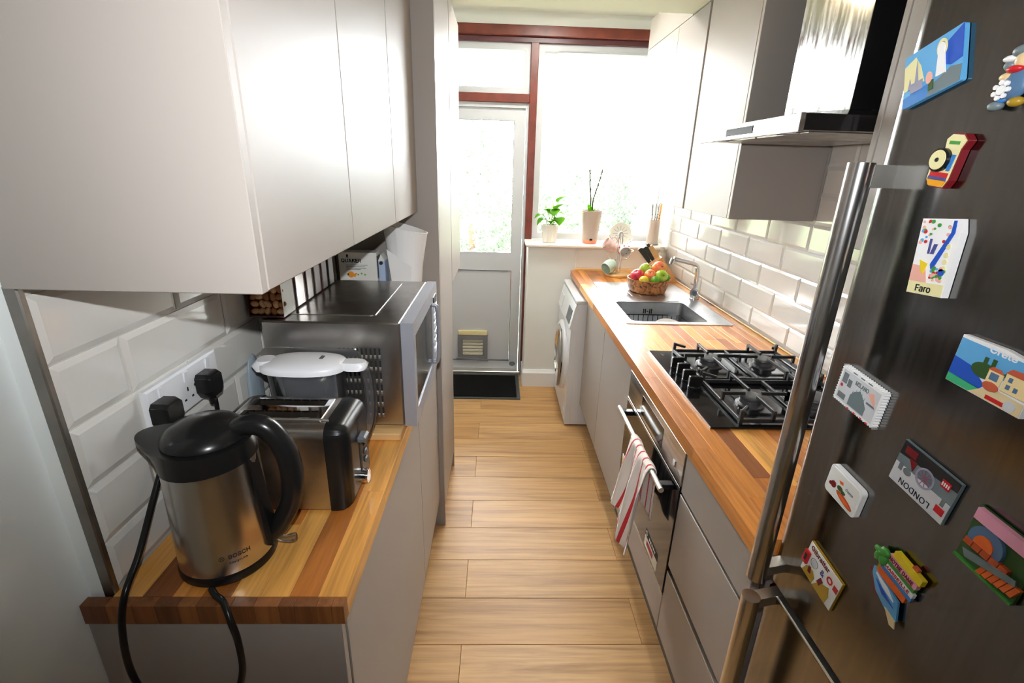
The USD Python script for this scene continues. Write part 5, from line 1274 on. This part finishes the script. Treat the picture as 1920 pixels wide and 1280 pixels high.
# 10 Marseille stack of boards
g = Magnet("fridge_magnet", "magnet of stacked coloured name boards with palm and boat, low on the fridge", .4865, 1.083, -8)
g.pad()
for i, (v_, hh, u0, u1, c_, tx, tc, w_) in enumerate(((.030, .011, -.012, .034, "print_yellow", None, None, .010), (.0195, .0095, -.018, .031, "print_pink", "NOTRE DAME", "print_wine", .009), (.0125, .0062, -.018, .030, "print_leaf", None, None, .008), (.0045, .0075, -.020, .032, "print_white", "MARSEILLE", "print_red", .008), (-.0025, .0066, -.022, .032, "print_azure", None, None, .007), (-.0135, .0105, -.022, .026, "print_orange", None, None, .007))):
    bb_ = g.plate(rrect(u0, u1, v_, v_ + hh - .0003, .0012), .0031, w_, c_, "board")
    if tx: g.text(tx, u0 + .003, v_ + .0014, hh * .58, w_ + .0001, tc, under=bb_, fit=(u1 - u0) * .82)
g.plate(sbox(.014, .041, .022, .045), .0031, .008, "print_roof_red", "chimney")
g.plate(P_((-.030, -.012), (-.020, -.014), (.020, -.020), (.030, -.046), (.022, -.052), (-.012, -.040), (-.028, -.022)), .0031, .006, "print_sky_blue", "sea")
g.plate(P_((-.022, -.016), (.0, -.018), (.016, -.026), (-.004, -.024)), .0061, .0078, "print_white", "boat"); g.plate(P_((-.018, -.024), (.006, -.030), (.020, -.034), (-.002, -.034)), .0061, .007, "print_deep_blue", "wave")
g.plate(P_((.010, -.044), (.030, -.046), (.034, -.056), (.026, -.058)), .0061, .0075, "print_sand", "beach"); g.plate(P_((-.034, -.020), (-.028, -.024), (-.006, -.044), (-.012, -.046)), .0031, .0055, "print_wine", "print")
for c_, r_ in (((-.032, .018, .009), (.007, .004, .004)), ((-.022, .024, .010), (.008, .006, .005)), ((-.030, .010, .009), (.004, .008, .004)), ((-.020, .012, .009), (.006, .009, .005)), ((-.026, .018, .011), (.004, .003, .003))):
    g.add("palm_leaf", ball(c_, r_, 2, .5, 3), "print_leaf", True)
g.plate(sbox(-.025, -.012, -.022, .012), .0031, .007, "print_ochre", "trunk")
# 11 tunnel train
g = Magnet("fridge_magnet", "dark magnet with pink sign, blue arch and red ribs, lowest at the right", .3955, 1.212, -4)
g.plate(sbox(-.034, -.036, .034, .036), .0005, .004, "print_tree_green"); F_ = .0041
g.plate(sbox(-.030, .022, .036, .036), F_, .0105, "print_pink", "sign")
g.plate(Point(-.010, .002).buffer(.019).intersection(sbox(-.04, -.004, .04, .03)), F_, .008, "print_steel_blue", "arch"); g.plate(Point(-.010, .0).buffer(.0105).intersection(sbox(-.04, -.003, .04, .03)), .0081, .0095, "print_orange", "arch_opening")
for q in range(5): g.plate(P_((-.030 + q * .010, -.012), (-.021 + q * .010, -.012), (-.020 + q * .010, -.004), (-.029 + q * .010, -.004)), F_, .0085, "print_brick", "rib")
for q in range(6): g.plate(P_((-.006 + q * .0065, -.032 + q * .001), (-.0005 + q * .0065, -.032 + q * .001), (.004 + q * .0065, -.018 + q * .001), (-.001 + q * .0065, -.018 + q * .001)), F_, .008, "print_orange", "rib")
g.plate(P_((-.026, -.018), (.030, -.006), (.032, -.012), (-.020, -.026)), .0086, .010, "print_slate", "rail"); g.plate(sbox(-.034, -.036, .034, -.033), F_, .007, "print_leaf", "edge")

# ------------------------------------------------------------------ garden beyond the door and window
single("lawn", bx(-14, 14, 4.6, 26, -.45, -.20), "lawn", kind="structure", smooth=False)
single("patio", bx(-14, 14, 3.86, 4.598, -.40, -.17), "paving", kind="structure", smooth=False)
f = Thing("garden_fence", "pale vertical-board garden fence running back on the right beyond the window", "fence", (2.9, 8, -.2))
for q in range(58):
    y = 3.95 + q * .15
    f.add("board", bx(2.9, 2.922, y, y + .135, -.18, 1.62 + .01 * (q % 3)), "fence_wood", False)
for z in (.2, 1.25): f.add("rail", bx(2.923, 2.96, 3.95, 12.65, z, z + .08), "fence_wood", False)
for q in range(5): f.add("post", bx(2.961, 3.05, 3.95 + q * 2.1, 4.04 + q * 2.1, -.2, 1.7), "fence_wood", False)
rg_ = np.random.default_rng(5)
def foliage(name, label, c, r, n, m_, size, seed, trunk=True, cat_="shrub"):
    g_ = np.random.default_rng(seed); c = np.array(c, float); r = np.array(r, float)
    d = g_.normal(size=(n, 3)); d /= np.linalg.norm(d, axis=1, keepdims=True)
    rad = g_.uniform(.55, 1, n) ** .6 * (.8 + .4 * meshkit.fbm(d * 1.7 + 5, 2, seed))
    p = c + d * rad[:, None] * r
    a = g_.normal(size=(n, 3)); a /= np.linalg.norm(a, axis=1, keepdims=True)
    b = np.cross(a, g_.normal(size=(n, 3))); b /= np.linalg.norm(b, axis=1, keepdims=True)
    s_ = size * g_.uniform(.6, 1.3, n)[:, None]
    V = np.stack([p - a * s_, p + b * s_ * .45, p + a * s_, p - b * s_ * .45], 1).reshape(-1, 3)
    i = np.arange(n)[:, None] * 4
    F = np.vstack([i + [0, 1, 2], i + [0, 2, 3]])
    q = Thing(name, label, cat_, (c[0], c[1], -.2))
    q.add("foliage", tri(V, F), m_, False, kind="stuff")
    if trunk: q.add("trunk", tube([(c[0], c[1], -.2), (c[0] + .03, c[1], (c[2] - .2) / 2), (c[0], c[1], c[2])], [.09, .07, .04], 8), "bark", True)
foliage("shrub", "loose pale shrub in the garden seen through the door glass", (-.55, 9.5, .55), (.9, .6, .8), 2600, "leaf_hedge", .05, 1)
foliage("shrub", "tall green shrub in the garden right of the door glass", (.55, 11.5, .9), (.7, .7, 1.3), 3200, "leaf_hedge", .05, 2)
foliage("shrub", "hazy shrub in the garden behind the window plants", (1.85, 9.6, .8), (.75, .7, 1.2), 3600, "leaf_hedge", .05, 3)
foliage("tree", "pale tree at the end of the garden beyond the door", (-1.6, 15.5, 2.2), (2.0, 1.6, 2.2), 5200, "leaf_hedge", .09, 4, True, "tree")
foliage("hedge", "long clipped hedge closing the far end of the garden", (1.0, 20.5, .9), (8, .9, 1.4), 9000, "leaf_hedge", .10, 6, False, "hedge")
t = Thing("garden_pot", "terracotta pot on the lawn low in the door glass", "pot", (.34, 6.6, -.2))
t.add("pot", lathe([(0, 0), (.16, 0), (.22, .36), (.24, .36), (.24, .42), (.20, .42), (.20, .34), (0, .33)], (.34, 6.6, -.199), 28), "terracotta")
t.add("soil", solid([(.198, .335), (.15, .35)], (.34, 6.6, -.199), 24), "soil")
t = Thing("trestle", "small wooden trestle on the lawn behind the taller sill pot", "trestle", (1.45, 7.6, -.2))
for x0, x1 in ((1.15, 1.32), (1.50, 1.32)):
    t.add("leg", bar((x0, 7.6, -.195), (x1, 7.6, .62), .05, .04), "fence_wood", False)
    t.add("leg", bar((x0, 8.2, -.195), (x1, 8.2, .62), .05, .04), "fence_wood", False)
t.add("rail", bx(1.29, 1.35, 7.5, 8.3, .62, .67), "fence_wood", False)
t = Thing("rockery", "grey garden rocks in front of the pale shrub", "rocks", (-.6, 8.4, -.2))
for q, (x, y, r_) in enumerate(((-.9, 8.4, .2), (-.55, 8.3, .26), (-.2, 8.5, .17), (-.7, 8.7, .3))):
    t.add("rock", ball((x, y, -.2 + r_ * .5), (r_, r_ * .8, r_ * .6), 3, .6, q + 3, 2.), "stone_grey", True)
